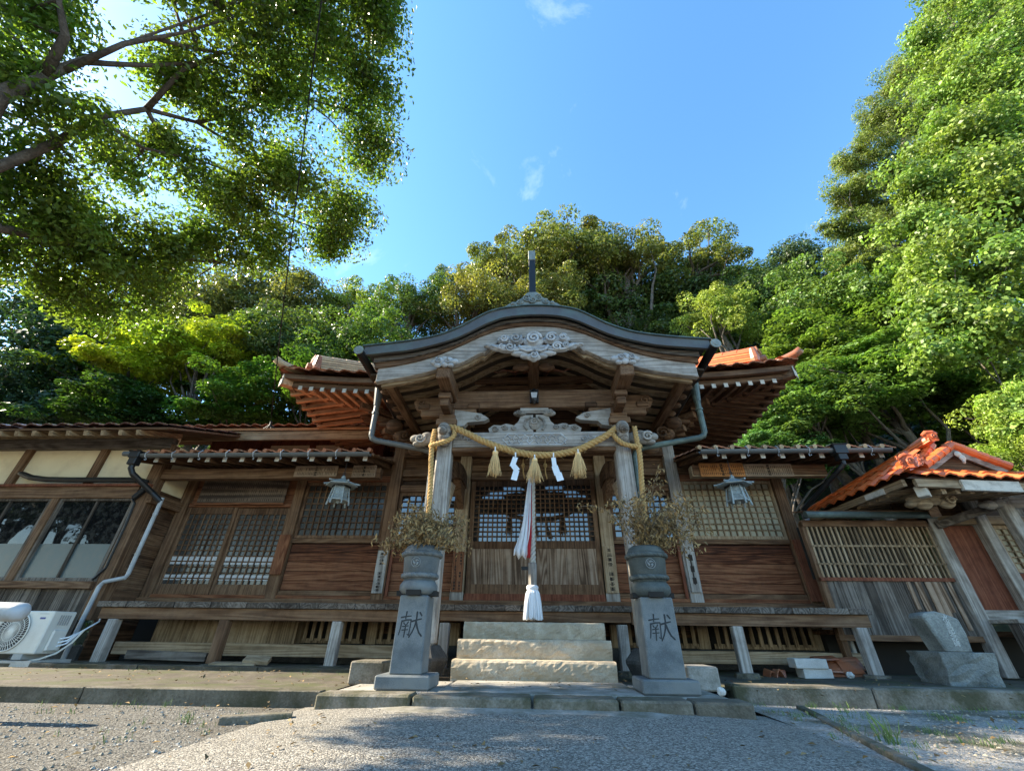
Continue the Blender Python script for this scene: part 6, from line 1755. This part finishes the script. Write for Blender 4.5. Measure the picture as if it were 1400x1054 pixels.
tree((14.2, 12.0, 6.6), (2.5, 2.1, 2.0), 'maple0', (.12, .20, .05), 'green maple behind the ridge of the orange roof', G5, name='maple_tree')
tree((11.6, 9.2, 4.5), (1.3, 1.1, 1.3), 'dome2', (.26, .33, .06), 'bright yellow-green shrub at the right edge above the orange roof', name='leafy_shrub', tr=.07)
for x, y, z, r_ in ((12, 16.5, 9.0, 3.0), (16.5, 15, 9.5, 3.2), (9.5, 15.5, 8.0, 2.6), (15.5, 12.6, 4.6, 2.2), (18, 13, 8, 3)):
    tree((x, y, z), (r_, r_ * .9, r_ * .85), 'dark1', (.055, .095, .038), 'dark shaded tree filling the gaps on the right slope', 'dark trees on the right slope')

def volume_tree(name, base, ells, per, cr, nl, leaf, color, label, m, trunkpts, limbs, seed, flat=.7, aspect=.55, tr=.3, updir=None, twigs=True, up=.35):
    o = thing(name, base, label, 'tree')
    rs = np.random.RandomState(seed); r = random.Random(seed); C_ = []
    for x, y, z, q in ells:
        k = max(3, int(per * (q / .6) ** 2))
        d = rs.normal(size=(k, 3)); d /= np.linalg.norm(d, axis=1, keepdims=True)
        C_.append(np.array([x, y, z]) + d * q * rs.uniform(.2, 1.05, (k, 1)))
    C_ = np.concatenate(C_)
    p, n = clump_leaves(rs, C_, cr * rs.uniform(.6, 1.3, len(C_)), nl, flat, up, .25)
    c = leafquads('crown', p, n, leaf * (.6 + .75 * rs.random_sample(len(p)) ** 1.5), m, o, aspect, seed)
    c.color = (*color, 1)
    b = MB()
    for pts, r0, r1 in trunkpts:
        k = len(pts)
        b.tube(pts, [max(.015, r0 + (r1 - r0) * i / (k - 1)) for i in range(k)], 9)
    nodes = [Vector(q) for pts, r0, r1 in trunkpts for q in pts[1:]]
    if twigs:
        for q in C_[::2 if len(C_) < 500 else 3]:
            w = Vector(q); s = min(nodes, key=lambda v_: (v_ - w).length + r.uniform(0, .5))
            L_ = (w - s).length
            b.tube(limb_pts(s, w, r, 5, .10), [(.006 + .009 * L_) * (1 - .16 * i) for i in range(6)], 5)
    b.build('trunk', M['bark'], o, smooth=True)
    return o
# big overhanging tree at the left, its trunk stands outside the picture
TL = [([(-9.2, 1.6, -.1), (-8.9, 1.7, 1.6), (-8.2, 1.9, 3.0), (-7.1, 2.05, 4.1), (-5.85, 2.07, 4.95), (-5.65, 1.88, 5.4), (-5.48, 1.91, 5.88), (-5.26, 1.91, 6.24), (-4.78, 1.91, 6.9), (-4.14, 1.92, 7.69), (-3.64, 1.82, 8.21)], .20, -.03),
      ([(-5.48, 1.91, 5.88), (-5.19, 1.67, 6.23), (-5.16, 1.43, 6.46), (-5.0, 1.2, 7.0)], .06, .008),
      ([(-7.1, 2.05, 4.1), (-6.05, 2.36, 4.67), (-5.63, 2.43, 5.5), (-5.43, 2.41, 6.02), (-5.13, 2.56, 6.52), (-4.89, 2.95, 6.95), (-4.6, 3.59, 7.24), (-4.3, 4.1, 7.4)], .065, .008),
      ([(-5.13, 2.56, 6.52), (-4.7, 2.34, 7.08), (-4.37, 2.35, 7.54), (-3.48, 2.21, 8.41)], .040, .008),
      ([(-5.35, 1.92, 6.05), (-4.93, 1.9, 6.66), (-4.49, 1.99, 7.21), (-4.0, 2.0, 7.7)], .040, .008),
      ([(-5.26, 1.91, 6.24), (-5.12, 2.02, 6.45), (-4.89, 2.2, 6.85), (-4.48, 2.4, 7.46), (-4.07, 2.79, 7.81), (-3.67, 3.24, 8.08)], .036, .008),
      ([(-4.89, 2.95, 6.95), (-4.46, 3.04, 7.48), (-3.84, 3.1, 8.04), (-3.22, 3.51, 8.39)], .036, .008),
      ([(-7.1, 2.05, 4.1), (-6.46, 2.72, 4.5), (-6.52, 3.38, 5.0), (-6.23, 4.15, 5.52), (-5.5, 4.84, 6.09)], .09, .008),
      ([(-4.78, 1.91, 6.9), (-4.5, 2.2, 7.3), (-4.0, 2.5, 7.8), (-3.3, 2.7, 8.4)], .028, .008), ([(-5.43, 2.41, 6.02), (-5.3, 2.9, 6.2), (-5.0, 3.3, 6.6), (-4.5, 3.9, 6.95)], .028, .008), ([(-5.13, 2.56, 6.52), (-5.25, 3.0, 6.55), (-5.08, 3.87, 6.72), (-4.39, 4.73, 7.08), (-3.92, 5.16, 7.19)], .03, .008)]
EL = [(-2.83,3.12,8.47,0.68),(-3.29,2.43,8.54,0.80),(-2.93,4.07,8.23,0.61),(-3.63,5.03,7.45,0.69),(-3.89,5.21,7.03,0.43),(-4.05,3.98,7.24,0.63),(-4.88,4.84,6.64,0.61),(-5.05,3.91,6.58,0.66),(-5.43,4.59,6.36,0.51),(-5.92,4.17,5.86,0.65),(-6.42,4.10,5.31,0.67),(-6.71,3.57,5.33,0.63),(-7.07,3.88,4.85,0.5),(-6.94,4.45,4.90,0.42),(-6.25,2.69,5.61,0.42),(-5.85,3.06,6.03,0.42),(-5.27,3.08,6.58,0.45),(-4.44,2.94,7.27,0.5),(-3.83,2.85,7.68,0.60),(-4.68,2.30,7.40,0.42),(-5.60,1.61,6.69,0.42),(-3.90,2.05,7.87,0.60),(-2.37,2.54,9.04,0.48),(-7.14,2.73,5.26,0.60),(-6.60,4.90,5.48,0.57),
      (-6.2, 3.3, 5.2, .5), (-5.0, 2.4, 7.0, .4), (-5.4, 2.3, 5.7, .4), (-5.7, 1.8, 5.9, .4), (-7.3, 3.4, 4.9, .5), (-4.3, 3.6, 6.9, .45), (-4.6, 1.4, 7.9, .5), (-5.9, 1.2, 7.3, .5), (-2.6, 1.9, 9.4, .8), (-3.6, 1.2, 9.2, .9), (-6.6, 1.2, 7.2, .8), (-7.6, 2.0, 6.2, .9), (-5.2, 1.0, 8.4, .8)]
volume_tree('broadleaf_tree', (-9.2, 1.6, 0), EL, 25, .38, 150, .082, (.125, .19, .04), 'big broadleaf tree overhanging from the upper left with thick forking limbs', M['leaf_thin'], TL, 0, 5, .75, .5)
# bright tall tree at the right edge
ER = [(21.3,9.0,27.9,1.49),(21.9,9.0,25.6,2.10),(24.5,9.0,27.0,2.17),(19.0,9.0,24.7,0.86),(17.9,9.0,20.1,1.52),(19.2,9.0,19.4,1.77),(16.4,9.0,15.8,1.59),(15.4,9.0,16.4,1.22),(13.5,9.0,13.8,1.12),(14.2,9.0,12.6,1.42),(15.7,9.0,12.9,1.43),(12.3,9.0,11.6,0.92),(12.3,9.0,9.9,1.29),(13.2,9.0,9.3,1.25),(11.6,9.0,7.5,1.06),(11.1,9.0,8.3,0.80),(12.4,9.0,7.0,0.93),(10.5,9.0,6.8,0.56),(11.3,9.0,5.1,0.60),(21.9,9.0,21.0,2.16),(16.5,9.0,11.7,1.82),(18.5,9.4,17,2.2),(20,9.3,23,2.2),(18,9.5,13.5,2.2)]
volume_tree('broadleaf_tree', (15.6, 9.8, 0), ER, 6.5, .62, 180, .135, (.20, .285, .065), 'tall bright green tree filling the upper right edge', M['leaf'],
            [([(15.6, 9.8, -.2), (15.4, 9.7, 4), (15.5, 9.5, 9), (16.5, 9.3, 14), (18.5, 9.2, 19), (20.9, 9.0, 25)], .38, .08),
             ([(15.5, 9.5, 6), (13.8, 9.5, 7.2), (12.0, 9.4, 8.0)], .14, .04), ([(15.6, 9.4, 9.5), (14.2, 9.3, 12), (13.6, 9.1, 13.5)], .14, .04), ([(16.5, 9.3, 14), (16.2, 9.1, 15.5), (15.6, 9.0, 16.4)], .12, .04)],
            0, 15, .6, .7)
# cypress behind it
EC = [(24.4,14.0,31.8,1.45),(27.1,14.0,34.2,1.76),(21.7,14.0,27.9,1.35),(22.8,14.2,27.3,1.55),(24.8,14.4,28.5,1.81),(19.4,14.0,24.0,1.25),(17.7,14.0,23.1,0.90),(20.3,14.3,22.6,1.60),(16.4,14.0,20.5,0.85),(17.7,14.3,20.4,1.34),(15.3,14.0,17.9,0.80),(16.1,14.2,17.3,1.25),(18.1,14.5,18.3,1.63),(14.5,14.0,15.6,0.75),(15.6,14.2,15.1,1.17),(17.1,14.4,14.8,1.49),(21.2,14.4,21.2,1.74),(14.2,14.0,13.5,0.81)]
volume_tree('cypress_tree', (18.2, 15, 3.0), EC, 8, .50, 180, .15, (.17, .215, .06), 'tall olive-green cypress with drooping tufted sprays left of the bright tree', M['leaf'],
            [([(18.2, 15, 3), (18.3, 14.9, 10), (18.9, 14.8, 16), (20.8, 14.7, 22), (23.5, 14.5, 28), (26, 14.4, 33)], .42, .06)], 0, 25, .55, .35)
# trees behind the viewer, seen mirrored in the window panes
for x, y, z, r_ in ((-17, -3.2, 5.5, 4.2), (-23, -5, 7, 5), (-12.5, -7, 6, 4.5), (-29.5, -5, 7.5, 5), (-20, -12, 11, 6.5), (-27, -11, 11, 6.5)):
    o_ = tree((x, y, z), (r_, r_, r_ * 1.1), 'dark0', (.06, .10, .03), 'shade tree across the yard, seen mirrored in the annex windows', 'trees across the yard mirrored in the panes', tr=.25)
# hillside undergrowth: one mass
rs = np.random.RandomState(77); NB = 900
bx = np.where(rs.random_sample(NB) < .72, rs.uniform(-34, 27, NB), rs.uniform(-62, 58, NB)); by = 12.6 + 17 * rs.random_sample(NB) ** 1.3; cen = np.array([(x, y, hillz(x, y) + .5) for x, y in zip(bx, by)])
p, n = clump_leaves(rs, cen, rs.uniform(.7, 1.5, NB), 110, .85, .6, .5)
ug = leafquads('hillside_undergrowth', p, n, .24 * rs.uniform(.7, 1.4, len(p)), M['leaf'], None, .55, 78)
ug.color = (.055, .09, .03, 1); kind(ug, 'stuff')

# ================================================================== GROUND LITTER
def tufts(name, spots, seed, h=.12):
    b = MB(); r = random.Random(seed)
    for x, y, z, k, sp in spots:
        for i in range(k):
            a = r.uniform(0, 6.283); px, py = x + r.gauss(0, sp), y + r.gauss(0, sp); hh = h * r.uniform(.4, 1.2); d = r.uniform(.1, .6) * hh; w = .0019
            q = [(px - w, py, z), (px + w, py, z), (px + w * .7 + d * .4 * math.cos(a), py + d * .4 * math.sin(a), z + hh * .6), (px + d * math.cos(a), py + d * math.sin(a), z + hh)]
            b.add(q, [(0, 1, 2, 3)])
    o = b.build(name, M['grassm']); return kind(o, 'stuff')
r = random.Random(41); sp_ = []
for i in range(60): sp_.append((r.uniform(1.75, 5.0), r.uniform(2.8, 4.5), .012, r.randint(8, 26), .035))
for i in range(24): sp_.append((r.uniform(1.7, 5.2), 4.50 + r.uniform(-.04, .05), .012, r.randint(4, 16), .03))
for i in range(40): sp_.append((r.uniform(-5, -1.9), r.uniform(2.6, 3.9), .0, r.randint(2, 7), .02))
for i in range(18): sp_.append((r.uniform(-5, -1.8), 5.46 + r.uniform(-.1, .05), .1, r.randint(3, 10), .02))
tufts('grass', sp_, 5, .042)
tufts('tall_grass', [(2.02, 3.15, .01, 44, .03), (2.18, 3.42, .01, 14, .02), (1.83, 3.75, .01, 8, .02)], 6, .10)
tufts('weeds', [(-2.35, 3.42, 0, 22, .025), (-2.9, 3.9, 0, 10, .02), (-3.2, 3.9, 0, 8, .03)], 7, .05)
def pebbles(name, n, x0, x1, y0, y1, z, smin, smax, m, seed):
    rs = np.random.RandomState(seed); v = []; f = []
    base = np.array([(1,0,0),(0,1,0),(-1,0,0),(0,-1,0),(0,0,.6),(0,0,-.4)]); tri = [(0,1,4),(1,2,4),(2,3,4),(3,0,4)]
    P_ = np.stack([rs.uniform(x0, x1, n), y0 + (y1 - y0) * rs.random_sample(n) ** 1.3, np.full(n, z)], 1); S_ = smin + (smax - smin) * rs.random_sample(n) ** 3
    b = MB()
    for p, s in zip(P_, S_):
        q = base * s * rs.uniform(.6, 1.2, (6, 3)); a = rs.uniform(0, 3.14); c_, s_ = math.cos(a), math.sin(a)
        b.add([(p[0] + u[0]*c_ - u[1]*s_, p[1] + u[0]*s_ + u[1]*c_, p[2] + u[2]) for u in q], tri)
    return kind(b.build(name, M[m]), 'stuff')
pebbles('gravel', 5200, -6.5, -1.75, 1.9, 3.85, .002, .004, .017, 'slab', 1)
pebbles('gravel_stones', 2600, 1.75, 5.5, 2.4, 4.5, .016, .004, .016, 'steps', 2)
pebbles('drive_grit', 1500, -1.7, 1.6, 1.9, 3.7, .026, .003, .008, 'slab', 3)
# fallen leaves
rs = np.random.RandomState(9); n_ = 900
pts = np.stack([rs.uniform(-6, 5.5, n_), rs.uniform(2.2, 5.9, n_), np.full(n_, .035)], 1)
pts[:, 2] = np.where(pts[:, 1] > 4.1, .135, .036)
leafquads('fallen_leaves', pts, np.tile([0, 0, 1.], (n_, 1)) + rs.normal(size=(n_, 3)) * .25, rs.uniform(.02, .05, n_), M['dry'], None, .5, 3)['kind'] = 'stuff'
